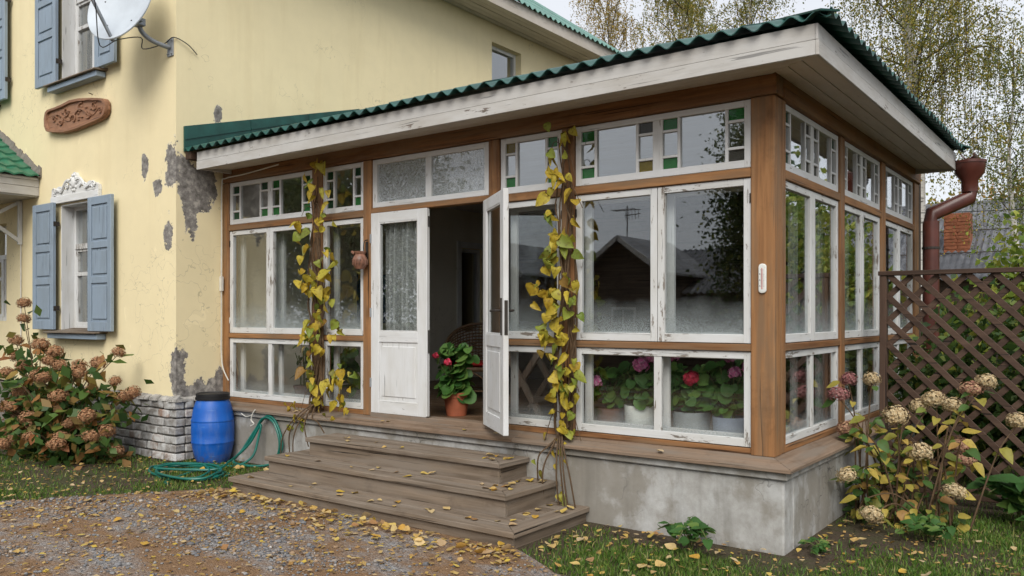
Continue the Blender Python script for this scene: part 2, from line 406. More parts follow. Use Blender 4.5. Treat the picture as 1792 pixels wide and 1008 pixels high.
# ------------------------------------------------------------------ materials
XH, YH = -6.70, -.50             # house side wall and front wall planes
YELLOW = (.825, .715, .455)
M = {}
peels = [(-7.37, YH, 3.40, .07, .3, .16), (-6.79, YH, 3.36, .12, .3, .26), (-6.86, YH, 2.62, .10, .3, .16), (-7.10, YH, 3.13, .09, .3, .10), (-6.72, YH, .98, .09, .12, .26),
         (XH, -.27, 3.10, .03, .21, .30), (XH, -.12, 3.22, .03, .15, .22), (XH, -.36, 3.28, .03, .12, .24), (XH, -.32, 2.78, .03, .09, .2), (XH, -.33, 3.50, .03, .04, .06), (XH, .03, 4.05, .03, .06, .09),
         (XH, -.46, .9, .03, .09, .28), (XH, -.22, .74, .03, .22, .16), (XH, .05, .8, .03, .09, .2)]
M['plaster'] = m_plaster('yellow_plaster', YELLOW, peels)
M['inplaster'] = m_plaster('pale_plaster', (.66, .62, .53), [])
M['concrete'] = m_concrete('concrete')
for ax in 'xyz':
    M['ochre'+ax] = m_wood('ochre_wood_'+ax, ax, (.10, .042, .017), (.255, .118, .045), (.38, .195, .08), grey=(.20, .125, .07))
    M['grey'+ax] = m_wood('weathered_wood_'+ax, ax, (.065, .047, .032), (.165, .125, .09), (.27, .21, .155), .85, .7, grey=(.215, .178, .142))
    M['sillw'+ax] = m_wood('sill_wood_'+ax, ax, (.10, .064, .04), (.19, .13, .088), (.27, .195, .138), .85, .5, grey=(.20, .165, .132))
    M['dark'+ax] = m_wood('brown_stained_wood_'+ax, ax, (.036, .021, .014), (.068, .039, .026), (.105, .064, .044), .6, .35)
    M['white'+ax] = m_paint('white_paint_'+ax, ax, (.63, .64, .645), (.30, .27, .23), .685)
    M['worn'+ax] = m_paint('worn_white_paint_'+ax, ax, (.61, .62, .62), (.26, .225, .19), .622)
    M['fascia'+ax] = m_paint('fascia_paint_'+ax, ax, (.50, .49, .47), (.22, .18, .15), .67, .6, (.36, .33, .29))
    M['soffit'+ax] = m_paint('soffit_paint_'+ax, ax, (.56, .51, .45), (.28, .22, .17), .74)
    M['blue'+ax] = m_paint('faded_blue_paint_'+ax, ax, (.25, .315, .39), (.26, .27, .28), .70)
    M['floor'+ax] = m_wood('floor_wood_'+ax, ax, (.07, .04, .022), (.14, .085, .05), (.2, .13, .08), .4, .2)
M['glass'] = m_glass('window_glass', fog=.5)
M['glass_low'] = m_glass('lower_glass', tint=(.985, .99, .985), base=.05, fog=.32)
M['glass_clear'] = m_glass('clear_glass')
M['glass_upper'] = m_glass('upper_glass', base=.17)
M['glass_lace'] = m_glass('lace_glass', base=.1, pattern='lace')
M['glass_green'] = m_glass('green_glass', tint=(.05, .35, .1), pattern='rough', pcol=(.07, .42, .10))
M['glass_dgreen'] = m_glass('dull_green_glass', tint=(.08, .2, .1), pattern='rough', pcol=(.03, .15, .06))
M['glass_olive'] = m_glass('olive_glass', tint=(.3, .25, .03), pattern='rough', pcol=(.46, .36, .05))
M['glass_grey'] = m_glass('grain_glass', tint=(.5, .5, .45), pattern='rough', pcol=(.16, .155, .13))
M['house_glass'] = m_glass('house_glass', base=.14)
M['mortar'] = m_plain('mortar', (.2, .18, .155), .95, .4, 14, .5)
M['green_roof'] = m_plain('green_roof_paint', (.012, .075, .062), .45, .45, 5, .2, .5)
M['teal_roof'] = m_plain('weathered_teal_roof', (.125, .25, .215), .55, .35, 4, .25, .5)
M['green_tile'] = m_plain('green_tile', (.02, .14, .08), .42, .35, 6, .15, .5)
M['lawn_soil'] = None
def brick_mat():
    b = NB('whitewashed_brick'); c = b.coord(); n1 = b.noise(c, 9, 6, .65); n2 = b.noise(c, 40, 4)
    r = b.n('ObjectInfo').outputs['Random']
    col = b.mix(b.ramp(n1, [(.40, 0.0), (.62, .9)]), b.ramp(r, [(0, (.34, .34, .34)), (.5, (.47, .47, .46)), (1, (.56, .56, .55))]), b.ramp(r, [(0, (.17, .15, .135)), (.7, (.22, .2, .18)), (1, (.26, .15, .1))]))
    return b.done(b.bsdf(col, .9, b.bump(b.math('ADD', n1, b.math('MULTIPLY', n2, .5)), .6, .012), .2))
M['brick'] = brick_mat()
M['redbrick'] = m_plain('red_brick', (.33, .12, .06), .9, .4, 6, .4)
def barrel_mat():
    b = NB('blue_plastic'); c = b.coord(False); n1 = b.noise(c, 5, 6, .65); z = b.n('SeparateXYZ', {0: c}).outputs[2]
    col = b.ramp(n1, [(.3, (.004, .075, .36)), (.7, (.008, .11, .47))])
    dust = b.math('MULTIPLY', b.ramp(b.noise(b.mapv(c, (9, 9, 2.2)), 1, 7, .7), [(.52, 0.0), (.75, .32)]), 1.0)
    col = b.mix(dust, col, (.20, .25, .33))
    scr = b.ramp(b.noise(b.mapv(c, (5, 5, 60)), 1, 3, .6), [(.66, 0.0), (.70, .5)]); col = b.mix(scr, col, (.12, .28, .55))
    mud = b.math('MULTIPLY', b.ramp(z, [(.0, 1.0), (.16, 0.0)]), b.ramp(b.noise(c, 22, 5, .7), [(.45, 0.0), (.6, .8)])); col = b.mix(mud, col, (.12, .09, .06))
    return b.done(b.bsdf(col, b.ramp(n1, [(.3, .34), (.7, .55)]), b.bump(n1, .12, .01), .45))
M['barrel'] = barrel_mat()
M['black'] = m_plain('black_plastic', (.014, .014, .016), .5, .3, 6, .1)
M['hose'] = m_plain('green_hose', (.004, .125, .095), .38, .25, 5, .05, .5)
M['pipe'] = m_plain('brown_pipe_paint', (.085, .022, .014), .38, .35, 5, .12, .5)
M['metal'] = m_plain('grey_metal', (.30, .32, .34), .5, .25, 8, .1, .5, .2)
M['dishp'] = m_plain('dish_paint', (.52, .57, .62), .45, .14, 3, .06, .4)
M['iron'] = m_plain('dark_iron', (.05, .042, .036), .55, .4, 14, .3, .4, .4)
M['carved'] = m_wood('carved_wood', 'x', (.16, .075, .04), (.27, .135, .075), (.36, .19, .11), .6, .35)
M['gypsum'] = m_paint('carved_white', 'x', (.70, .71, .71), (.45, .44, .42), .68)
M['terracotta'] = m_plain('terracotta', (.36, .105, .05), .65, .2, 9, .1)
M['potwhite'] = m_plain('white_pot', (.70, .73, .69), .5, .2, 7, .1)
M['potgrey'] = m_plain('grey_pot', (.30, .33, .34), .5, .25, 7, .1)
M['potblue'] = m_plain('blue_grey_pot', (.28, .33, .42), .5, .25, 7, .1)
M['potbrown'] = m_plain('brown_pot', (.17, .085, .055), .7, .3, 7, .15)
M['potsoil'] = m_plain('pot_soil', (.025, .018, .013), .95, .4, 30, .6)
M['wicker'] = m_plain('wicker', (.16, .095, .05), .55, .4, 40, .3)
M['cushion'] = m_plain('red_cushion', (.32, .012, .012), .9, .25, 20, .25)
M['clay'] = m_plain('glazed_clay', (.24, .115, .075), .4, .55, 18, .3)
M['cable'] = m_plain('white_cable', (.62, .60, .55), .5, .15, 9, .02)
M['blackwire'] = m_plain('black_wire', (.03, .03, .032), .5, .2, 9, .02)
M['thermo'] = m_plain('thermometer_case', (.72, .73, .70), .35, .1, 9, .03)
M['redink'] = m_plain('red_ink', (.5, .02, .02), .4, .1, 9, .0)
M['greyink'] = m_plain('grey_ink', (.12, .12, .12), .5, .1, 9, .0)
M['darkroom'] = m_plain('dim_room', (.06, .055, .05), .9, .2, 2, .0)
M['bluecloth'] = m_plain('blue_cloth', (.03, .06, .16), .9, .3, 9, .1)
M['curtain'] = m_sheer('white_curtain', dens=.42)
M['sheer'] = m_sheer('sheer_curtain', (.55, .60, .58), dens=.30)
M['lace'] = m_sheer('lace_curtain', (.88, .90, .90), lace=True)
M['slate'] = m_plain('grey_slate_roof', (.15, .155, .17), .85, .45, 2.5, .3)
M['logs'] = m_wood('old_log_wall', 'x', (.035, .025, .018), (.085, .06, .042), (.14, .10, .075), .8, .5)
M['stem'] = m_plain('plant_stem', (.10, .06, .03), .8, .4, 30, .3)
M['greenstem'] = m_plain('green_stem', (.10, .12, .035), .7, .4, 30, .2)
M['bark'] = m_plain('dark_bark', (.06, .045, .035), .9, .4, 12, .6)
def birch_bark():
    b = NB('birch_bark'); p = b.coord(False)
    n = b.noise(b.mapv(p, (3, 3, 14)), 1, 5, .6)
    return b.done(b.bsdf(b.ramp(n, [(.36, (.05, .045, .04)), (.44, (.45, .43, .40)), (.7, (.62, .60, .56))]), .8, b.bump(n, .4, .01)))
M['birch'] = birch_bark()
# leaves
M['vine_leaf'] = m_leaf('vine_leaf', spots=.6, stops=[(0, (.46, .31, .03)), (.3, (.54, .41, .045)), (.55, (.50, .41, .05)), (.75, (.32, .34, .045)), (.9, (.17, .25, .04)), (1, (.28, .15, .03))])
M['fallen'] = m_leaf('fallen_leaf', [(0, (.50, .32, .09)), (.25, (.55, .41, .19)), (.45, (.50, .28, .05)), (.6, (.55, .39, .05)), (.8, (.52, .40, .24)), (1, (.30, .15, .055))], spots=.25, trans=.12)
M['litter'] = m_leaf('leaf_litter', [(0, (.36, .22, .06)), (.3, (.45, .32, .12)), (.6, (.28, .14, .045)), (.8, (.50, .36, .05)), (1, (.2, .11, .05))], 'island', .2, .1)
M['hyd_leaf'] = m_leaf('hydrangea_leaf', [(0, (.045, .10, .022)), (.35, (.09, .165, .03)), (.55, (.17, .20, .04)), (.72, (.31, .24, .05)), (.86, (.34, .15, .05)), (1, (.26, .09, .035))], spots=.15)
M['hydr_leaf'] = m_leaf('autumn_hydrangea_leaf', [(0, (.05, .12, .03)), (.38, (.11, .19, .045)), (.55, (.32, .30, .06)), (.8, (.50, .39, .08)), (1, (.40, .22, .08))], spots=.3)
M['ger_leaf'] = m_leaf('geranium_leaf', [(0, (.045, .13, .03)), (.6, (.08, .20, .04)), (1, (.15, .26, .06))], spots=.1)
M['herb_leaf'] = m_leaf('herb_leaf', [(0, (.03, .09, .02)), (.6, (.06, .15, .035)), (1, (.14, .22, .045))], spots=.1)
M['rust'] = m_island('rust_florets', [(0, (.22, .09, .04)), (.5, (.35, .17, .08)), (1, (.45, .27, .145))])
M['cream'] = m_island('cream_florets', [(0, (.42, .28, .14)), (.5, (.55, .42, .23)), (1, (.60, .50, .32))])
M['pinkish'] = m_island('pink_brown_florets', [(0, (.30, .12, .09)), (.5, (.42, .22, .14)), (1, (.50, .36, .2))])
M['maroon'] = m_island('maroon_florets', [(0, (.19, .055, .055)), (.5, (.28, .10, .10)), (1, (.38, .2, .18))])
M['pinkflower'] = m_island('pink_flower', [(0, (.70, .10, .36)), (.5, (.80, .24, .50)), (1, (.84, .46, .64))], .6)
M['redflower'] = m_island('red_flower', [(0, (.38, .008, .03)), (.5, (.52, .02, .06)), (1, (.6, .06, .12))], .6)
M['grass'] = m_leaf('grass', [(0, (.055, .125, .018)), (.5, (.105, .20, .03)), (.85, (.17, .24, .045)), (1, (.36, .31, .13))], 'island', 0, .3)
M['birch_leaf'] = m_leaf('birch_foliage', [(0, (.10, .125, .025)), (.45, (.19, .20, .04)), (.75, (.32, .27, .05)), (1, (.44, .31, .05))], 'island', 0, .4)
M['birch_leaf2'] = m_leaf('green_birch_foliage', [(0, (.08, .12, .03)), (.6, (.15, .19, .04)), (1, (.28, .26, .05))], 'island', 0, .4)
M['birch_gold'] = m_leaf('golden_birch_foliage', [(0, (.15, .14, .03)), (.4, (.30, .23, .045)), (.8, (.42, .29, .06)), (1, (.45, .24, .06))], 'island', 0, .4)
M['shrub_leaf'] = m_leaf('shrub_foliage', [(0, (.025, .06, .015)), (.5, (.05, .10, .02)), (.85, (.11, .16, .03)), (1, (.26, .26, .04))], 'island', 0, .35)
M['lime_leaf'] = m_leaf('lime_foliage', [(0, (.10, .17, .03)), (.5, (.2, .27, .04)), (1, (.36, .36, .06))], 'island', 0, .4)
M['hazel_leaf'] = m_leaf('yellow_foliage', [(0, (.16, .13, .03)), (.5, (.30, .2, .045)), (1, (.4, .22, .05))], 'island', 0, .4)

# ------------------------------------------------------------------ ground
def ground_mat():
    b = NB('ground'); p = b.pos()
    n0 = b.noise(p, .7, 5); n1 = b.noise(p, 9, 6, .65); n2 = b.noise(p, 60, 5, .7)
    soil = b.ramp(n2, [(.3, (.035, .025, .017)), (.6, (.10, .075, .052)), (.8, (.19, .15, .11))])
    green = b.ramp(n2, [(.3, (.02, .035, .008)), (.7, (.06, .10, .02))])
    c = b.mix(b.ramp(b.math('ADD', b.math('MULTIPLY', n0, .6), b.math('MULTIPLY', n1, .4)), [(.46, .0), (.58, .45)]), soil, green)
    return b.done(b.bsdf(c, .95, b.bump(b.math('ADD', n1, n2), .7, .03), .2))
def gravel_mat():
    b = NB('gravel_bed'); p = b.pos()
    pz = b.mapv(p, (1, 1.7, 1))
    n0 = b.noise(b.n('VectorMath', {0: pz}, operation='NORMALIZE').outputs[0] if False else pz, 1.5, 6, .65); n2 = b.noise(p, 95, 5, .75)
    v = b.n('TexVoronoi', {'Vector': p, 'Scale': 75.0}); vc = v.outputs['Color']; vd = v.outputs['Distance']
    grey = b.ramp(b.n('SeparateXYZ', {0: vc}).outputs[0], [(0, (.13, .13, .135)), (.5, (.26, .26, .265)), (1, (.44, .43, .42))])
    brown = b.ramp(n2, [(.3, (.13, .072, .036)), (.6, (.29, .172, .088)), (.8, (.42, .28, .16))])
    c = b.mix(b.ramp(n0, [(.36, .05), (.54, .95)]), grey, brown)
    h = b.math('ADD', b.math('MULTIPLY', vd, -1.2), n2)
    return b.done(b.bsdf(c, .95, b.bump(h, .8, .015), .2))
M['ground'] = ground_mat(); M['gravel_bed'] = gravel_mat()
M['gravel'] = m_island('gravel_stones', [(0, (.10, .10, .108)), (.35, (.21, .21, .22)), (.55, (.29, .285, .28)), (.72, (.26, .17, .10)), (.9, (.34, .23, .14)), (1, (.46, .43, .40))], .85, .3, 90)
mb = MB(); mb.add([(-150, -150, 0), (150, -150, 0), (150, 150, 0), (-150, 150, 0)], [(0, 1, 2, 3)])
struct('ground', mb, M['ground'])
GP = [(-13, -7.5), (-9, -5.2), (-7, -3.6), (-6.1, -2.5), (-5.72, -1.95), (-5.45, -1.55), (-5.2, -1.2), (-5.02, -.98), (-4.5, -.85), (-1.7, -.85), (-1.42, -1.05), (-1.15, -1.2), (-.8, -1.32), (-.45, -1.75), (.1, -2.5), (1.5, -4.6), (5, -8), (5, -11), (-13, -11)]
gp2 = []
for i, (x, y) in enumerate(GP):
    x2, y2 = GP[(i+1) % len(GP)]
    k = max(1, int(math.hypot(x2-x, y2-y)/.12)) if -8 < x < 1 else 1
    for j in range(k):
        gx, gy = x+(x2-x)*j/k, y+(y2-y)*j/k
        if j and k > 1: gx += random.uniform(-.04, .04); gy += random.uniform(-.04, .04)
        gp2.append((gx, gy, .004))
mb = MB(); mb.add(gp2, [tuple(range(len(gp2)))]); struct('gravel_drive', mb, M['gravel_bed'])
GPA = np.array([(p[0], p[1]) for p in gp2])
def in_poly(X, Y, poly=GPA):
    ins = np.zeros(len(X), bool); n = len(poly); j = n-1
    for i in range(n):
        xi, yi = poly[i]; xj, yj = poly[j]
        c = ((yi > Y) != (yj > Y)) & (X < (xj-xi)*(Y-yi)/(yj-yi+1e-12)+xi)
        ins ^= c; j = i
    return ins
def vnoise(X, Y, s, seed=0):
    """cheap smooth value noise"""
    g = np.random.default_rng(seed).random((64, 64)); x = X*s; y = Y*s
    i = np.floor(x).astype(int); j = np.floor(y).astype(int); u = x-i; v = y-j; u = u*u*(3-2*u); v = v*v*(3-2*v)
    a = g[i % 64, j % 64]; b = g[(i+1) % 64, j % 64]; c = g[i % 64, (j+1) % 64]; d_ = g[(i+1) % 64, (j+1) % 64]
    return (a*(1-u)+b*u)*(1-v)+(c*(1-u)+d_*u)*v

# ------------------------------------------------------------------ wall with openings
def holed(mb, fn, a0, a1, z0, z1, holes, depth):
    """fn(a,d,z)->xyz; outer face d=0, inner face d=depth; holes [(a0,a1,z0,z1)]"""
    A = sorted({a0, a1, *[h[0] for h in holes], *[h[1] for h in holes]}); Z = sorted({z0, z1, *[h[2] for h in holes], *[h[3] for h in holes]})
    def q(p): mb.add([fn(*v) for v in p], [(0, 1, 2, 3)])
    for i in range(len(A)-1):
        for j in range(len(Z)-1):
            ca, cz = (A[i]+A[i+1])/2, (Z[j]+Z[j+1])/2
            if any(h[0] < ca < h[1] and h[2] < cz < h[3] for h in holes): continue
            for dd in (0, depth): q([(A[i], dd, Z[j]), (A[i+1], dd, Z[j]), (A[i+1], dd, Z[j+1]), (A[i], dd, Z[j+1])])
    for (h0, h1, g0, g1) in holes:
        q([(h0, 0, g0), (h0, depth, g0), (h0, depth, g1), (h0, 0, g1)]); q([(h1, 0, g0), (h1, depth, g0), (h1, depth, g1), (h1, 0, g1)])
        q([(h0, 0, g0), (h1, 0, g0), (h1, depth, g0), (h0, depth, g0)]); q([(h0, 0, g1), (h1, 0, g1), (h1, depth, g1), (h0, depth, g1)])
    q([(a0, 0, z0), (a0, depth, z0), (a0, depth, z1), (a0, 0, z1)]); q([(a1, 0, z0), (a1, depth, z0), (a1, depth, z1), (a1, 0, z1)])
    q([(a0, 0, z1), (a1, 0, z1), (a1, depth, z1), (a0, depth, z1)]); q([(a0, 0, z0), (a1, 0, z0), (a1, depth, z0), (a0, depth, z0)])
FR = lambda a, dd, z: (a, YH+dd, z)          # house front
SD = lambda a, dd, z: (XH-dd, a, z)          # house side

# ------------------------------------------------------------------ the yellow house
house = thing('yellow_house', 'two-storey cream yellow plastered house with blue shutters and peeling corner', 'house', (-11, 3, 0))
ZP, ZE2, XL, YB = .73, 6.70, -15.3, 8.55
w_low = (-9.42, -8.42, 1.47, 3.12); w_up = (-9.40, -8.30, 4.72, 6.40); w_up2 = (-12.4, -11.42, 4.74, 6.42); w_low2 = (-12.1, -11.12, 1.58, 3.0)
mb = MB(); holed(mb, FR, XL, XH, ZP, ZE2, [w_low, w_up, w_up2, w_low2], .32); part('front_wall', mb, M['plaster'], house, fix=False)
mb = MB(); mb.prism([(XL, ZE2), (XH, ZE2), (-11, 9.9)], lambda a, b, t: (a, t, b), YH, YH+.3); part('gable', mb, M['plaster'], house)
w_side = (5.26, 6.10, 5.35, 6.29); w_in = (4.42, 5.0, 1.35, 2.75)
mb = MB(); holed(mb, SD, YH+.32, YB, ZP, ZE2, [w_side, w_in], .32)
part('side_wall', mb, M['plaster'], house, fix=False)
mb = MB().box(XL, XH-.33, YB-.3, YB, ZP, ZE2); mb.prism([(XL, ZE2), (XH, ZE2), (-11, 9.9)], lambda a, b, t: (a, t, b), YB-.3, YB); part('back_wall', mb, M['plaster'], house)
mb = MB().box(XL, XL+.3, YH+.33, YB-.31, ZP, ZE2); part('far_side_wall', mb, M['plaster'], house)
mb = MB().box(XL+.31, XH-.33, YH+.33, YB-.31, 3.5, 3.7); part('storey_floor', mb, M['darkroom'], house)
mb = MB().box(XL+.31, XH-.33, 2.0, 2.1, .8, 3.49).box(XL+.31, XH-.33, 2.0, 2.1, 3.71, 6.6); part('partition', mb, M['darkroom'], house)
# brick plinth
mb = MB().box(XL, XH-.012, YH+.012, YB, 0, ZP-.03); pl = part('plinth', mb, M['mortar'], house)
mb = MB()
n = 42
for i in range(n):        # sloped, broken mortar cap
    xa = XH+.05-(XH+.05+9.6)*i/n*-1 if False else -9.6+(XH+.06+9.6)*i/n; xb = -9.6+(XH+.06+9.6)*(i+1)/n-.004
    e = random.uniform(-.02, .035); zt = ZP-.03+random.uniform(0, .02)
    mb.add([(xa, YH-.05-e, .685), (xb, YH-.05-e+.01, .685), (xb, YH+.02, .685), (xa, YH+.02, .685), (xa, YH-.045-e, zt), (xb, YH-.045-e+.01, zt), (xb, YH+.02, ZP+.03), (xa, YH+.02, ZP+.03)],
           [(0,3,2,1),(4,5,6,7),(0,1,5,4),(1,2,6,5),(2,3,7,6),(3,0,4,7)])
for i in range(10):
    ya = YH-.02+.056*i; yb = ya+.053; e = random.uniform(-.015, .025)
    mb.add([(XH+.045+e, ya, .685), (XH+.045+e, yb, .685), (XH-.02, yb, .685), (XH-.02, ya, .685), (XH+.04+e, ya, ZP-.02), (XH+.04+e, yb, ZP-.02), (XH-.02, yb, ZP+.02), (XH-.02, ya, ZP+.02)],
           [(0,3,2,1),(4,5,6,7),(0,1,5,4),(1,2,6,5),(2,3,7,6),(3,0,4,7)])
part('plinth_cap', mb, m_plain('lime_mortar', (.36, .345, .32), .95, .5, 12, .7), house)
import bmesh
def brick_mesh(lx, ly, lz, seed):
    g = random.Random(seed); bm = bmesh.new(); bmesh.ops.create_cube(bm, size=1)
    for v in bm.verts: v.co = Vector((v.co.x*lx+g.uniform(-.007, .007), v.co.y*ly+g.uniform(-.008, .008), v.co.z*lz+g.uniform(-.005, .005)))
    bmesh.ops.bevel(bm, geom=bm.edges[:], offset=.011, segments=1, affect='EDGES')
    for v in bm.verts: v.co += Vector((g.uniform(-.003, .003), g.uniform(-.004, .004), g.uniform(-.003, .003)))
    me = bpy.data.meshes.new('brick'); bm.to_mesh(me); bm.free(); me.materials.append(M['brick']); return me
BL = [brick_mesh(.235, .12, .085, s) for s in range(6)]; BHf = [brick_mesh(.115, .12, .085, s+9) for s in range(4)]
RH = .098
for r in range(7):
    z = .005+RH*(r+.5)
    x = XH+.03
    first = True
    while x > -9.3:
        half = first and r % 2 == 1
        Lb = .115 if half else .235
        me = random.choice(BHf if half else BL)
        inst('brick', me, Matrix.Translation((x-Lb/2, YH+.03+random.uniform(-.014, .006), z+random.uniform(-.003, .003))) @ Matrix.Rotation(random.uniform(-.02, .02), 4, 'Z'), pl)
        x -= Lb+.012; first = False
    y = YH+.10; first = True
    while y < .12:
        half = first and r % 2 == 0
        Lb = .115 if half else .235
        inst('brick', random.choice(BHf if half else BL), Matrix.Translation((XH-.03+random.uniform(-.006, .012), y+Lb/2, z)) @ Matrix.Rotation(PI/2+random.uniform(-.02, .02), 4, 'Z'), pl)
        y += Lb+.012; first = False
# windows of the house
def house_window(h, fn, dpth=.15, kind='casement', curtain=True):
    a0, a1, z0, z1 = h
    def bx(mb, p0, p1, d0, d1, q0, q1):
        P = [fn(a, dd, z) for a in (p0, p1) for dd in (d0, d1) for z in (q0, q1)]
        xs, ys, zs = zip(*P); mb.box(min(xs), max(xs), min(ys), max(ys), min(zs), max(zs))
    fr = MB(); t = .06
    bx(fr, a0, a0+t, dpth, dpth+.09, z0, z1); bx(fr, a1-t, a1, dpth, dpth+.09, z0, z1); bx(fr, a0+t, a1-t, dpth, dpth+.09, z1-t, z1); bx(fr, a0+t, a1-t, dpth, dpth+.09, z0, z0+t)
    o = part('window', fr, M['whitez'], house, bevel=.004)
    mid = (a0+a1)/2; zt = z0+(z1-z0)*.67
    s = MB(); pan = []
    if kind == 'casement':
        bx(s, a0+t, a1-t, dpth-.012, dpth+.08, zt-.035, zt+.035); bx(s, mid-.04, mid+.04, dpth-.012, dpth+.08, z0+t, zt-.035)
        zq = zt-.035-(zt-z0)*.30
        for (p0, p1) in ((a0+t, mid-.04), (mid+.04, a1-t)):
            bx(s, p0, p0+.035, dpth+.006, dpth+.06, z0+t, zt-.035); bx(s, p1-.035, p1, dpth+.006, dpth+.06, z0+t, zt-.035)
            bx(s, p0+.035, p1-.035, dpth+.006, dpth+.06, zt-.07, zt-.035); bx(s, p0+.035, p1-.035, dpth+.006, dpth+.06, z0+t, z0+t+.045)
        bx(s, a0+t+.035, mid-.075, dpth, dpth+.06, zq-.025, zq+.025)
        pan = [(a0+t, a1-t, zt+.035, z1-t), (a0+t+.035, mid-.075, zq+.025, zt-.07), (a0+t+.035, mid-.075, z0+t+.045, zq-.025), (mid+.075, a1-t-.035, z0+t+.045, zt-.07)]
    else:
        pan = [(a0+t, a1-t, z0+t, z1-t)]
    if s.v: part('glazing_bar', s, M['wornz'], o, bevel=.003)
    for q in pan:
        m_ = MB(); bx(m_, q[0]-.004, q[1]+.004, dpth+.035, dpth+.039, q[2]-.004, q[3]+.004); part('pane', m_, M['house_glass'], o)
    if curtain:
        c = MB(); N = 50
        for (c0, c1) in ((a0+.03, mid-.05), (mid+.05, a1-.03)):
            k = len(c.v)
            for i in range(N+1):
                a = c0+(c1-c0)*i/N; dd = dpth+.2+.018*math.sin(i*1.05)+.008*math.sin(i*2.3)
                c.v += [fn(a, dd, z0+.02), fn(a, dd, z1-.02)]
            c.f += [(k+2*i, k+2*i+2, k+2*i+3, k+2*i+1) for i in range(N)]
        part('window_curtain', c, M['curtain'], o, smooth=True, fix=False)
    return o
house_window(w_low, FR); house_window(w_up, FR); house_window(w_up2, FR); house_window(w_low2, FR)
house_window(w_side, SD, .12, 'plain', False); house_window(w_in, SD, .05, 'plain', False)
# lining boards, sills, pediment
def lining(h, wd=.0):
    a0, a1, z0, z1 = h; mb = MB()
    mb.box(a0, a0+.018, YH-.012, YH+.15, z0, z1).box(a1-.018, a1, YH-.012, YH+.15, z0, z1).box(a0+.018, a1-.018, YH-.012, YH+.15, z1-.018, z1)
    part('window_lining', mb, M['whitez'], house, bevel=.003)
lining(w_low); lining(w_up); lining(w_up2)
def sill(x0, x1, z, col):
    mb = MB(); mb.prism([(YH+.15, z+.035), (YH-.17, z-.012), (YH-.17, z-.028), (YH+.15, z-.01)], lambda a, b, t: (t, a, b), x0, x1)
    s = part('window_sill', mb, M['greyx'], house, bevel=.003)
    part('sill_board', MB().box(x0+.03, x1-.03, YH-.13, YH-.01, z-.10, z-.034), col, s, bevel=.004)
sill(-9.58, -8.22, 1.462, M['bluex']); sill(-9.58, -8.22, 4.71, M['bluex']); sill(-12.5, -11.3, 4.73, M['bluex'])
def shutter(x0, x1, z0, z1, y0=YH-.115, tilt=0):
    piv = Vector((x0, y0, 0))
    t = .045; st = .085; H = z1-z0
    rails = [(z0, z0+.12), (z0+.38*H-.04, z0+.38*H+.045), (z0+.64*H-.04, z0+.64*H+.045), (z1-.10, z1)]
    mb = MB().box(x0, x0+st, y0, y0+t, z0, z1).box(x1-st, x1, y0, y0+t, z0, z1)
    for a, b in rails: mb.box(x0+st, x1-st, y0+.001, y0+t-.001, a, b)
    s = part('shutter', mb, M['bluez'], house, bevel=.005)
    for i in range(3):
        a, b = rails[i][1], rails[i+1][0]
        p = MB().box(x0+st-.004, x1-st+.004, y0+.018, y0+t-.008, a-.004, b+.004)
        p.prism([(x0+st+.03, a+.03), (x1-st-.03, a+.03), (x1-st-.03, b-.03), (x0+st+.03, b-.03)], lambda u, v, q: (u, q, v), y0+.004, y0+.0185)
        part('panel', p, M['bluez'], s, bevel=.006)
    side = x1 if x0 < -9.3 else x0
    for zz in (z0+.28, z1-.28): part('hinge', MB().box(side-.006, side+.006, y0+.01, y0+.09, zz-.03, zz+.03), M['iron'], s)
shutter(-10.02, -9.43, 1.475, 3.15); shutter(-8.50, -7.93, 1.465, 3.13)
shutter(-9.95, -9.36, 4.725, 6.45); shutter(-8.33, -7.86, 4.715, 6.45); shutter(-11.5, -10.9, 4.75, 6.45)
# carved pediment over the lower window
y0 = YH-.055
mb = MB().box(-9.63, -8.36, y0, YH-.002, 3.14, 3.235)
pd = part('pediment', mb, M['gypsum'], house, bevel=.004)
crest = [(-9.63, 3.237)]
for i in range(41):
    t = i/40; x = -9.62+1.25*t; u = abs(t-.5)*2
    z = 3.33+.15*math.exp(-(u/.22)**2)+.035*math.cos(u*9.5)+.02*math.exp(-((u-.9)/.08)**2)
    crest.append((x, z))
crest.append((-8.36, 3.237))
part('crest', MB().prism(crest, lambda a, b, t: (a, t, b), y0+.012, YH-.003), M['gypsum'], pd)
rel = MB(); cxp = -8.995
for s_ in (-1, 1):
    pts = []
    for i in range(26):
        t = i/25; pts.append((cxp+s_*(.09+.47*t), y0+.004, 3.40-.13*t+.035*math.sin(t*9)))
    rel.tube(pts, [.026-.014*i/25 for i in range(26)], 6)
    for (cx_, cz_, r0, tw) in ((.52, 3.30, .05, 1), (.33, 3.315, .045, -1), (.17, 3.34, .04, 1)):
        sp = [(cxp+s_*(cx_+r0*(1-k/22)*math.cos(tw*k*.5)), y0-.002, cz_+r0*(1-k/22)*math.sin(tw*k*.5)) for k in range(22)]
        rel.tube(sp, .011, 5)
    for k in range(6): rel.ball((cxp+s_*(.12+.08*k), y0+.006, 3.375-.022*k+.012*(-1)**k), .03, .014, .017, 8, 5)
rel.ball((cxp, y0+.002, 3.375), .045, .03, .075, 10, 6)
for k in range(10): rel.ball((cxp+.075*math.cos(k*.628), y0+.006, 3.375+.10*math.sin(k*.628)), .022, .018, .022, 8, 5)
part('relief', rel, M['gypsum'], pd, smooth=True)
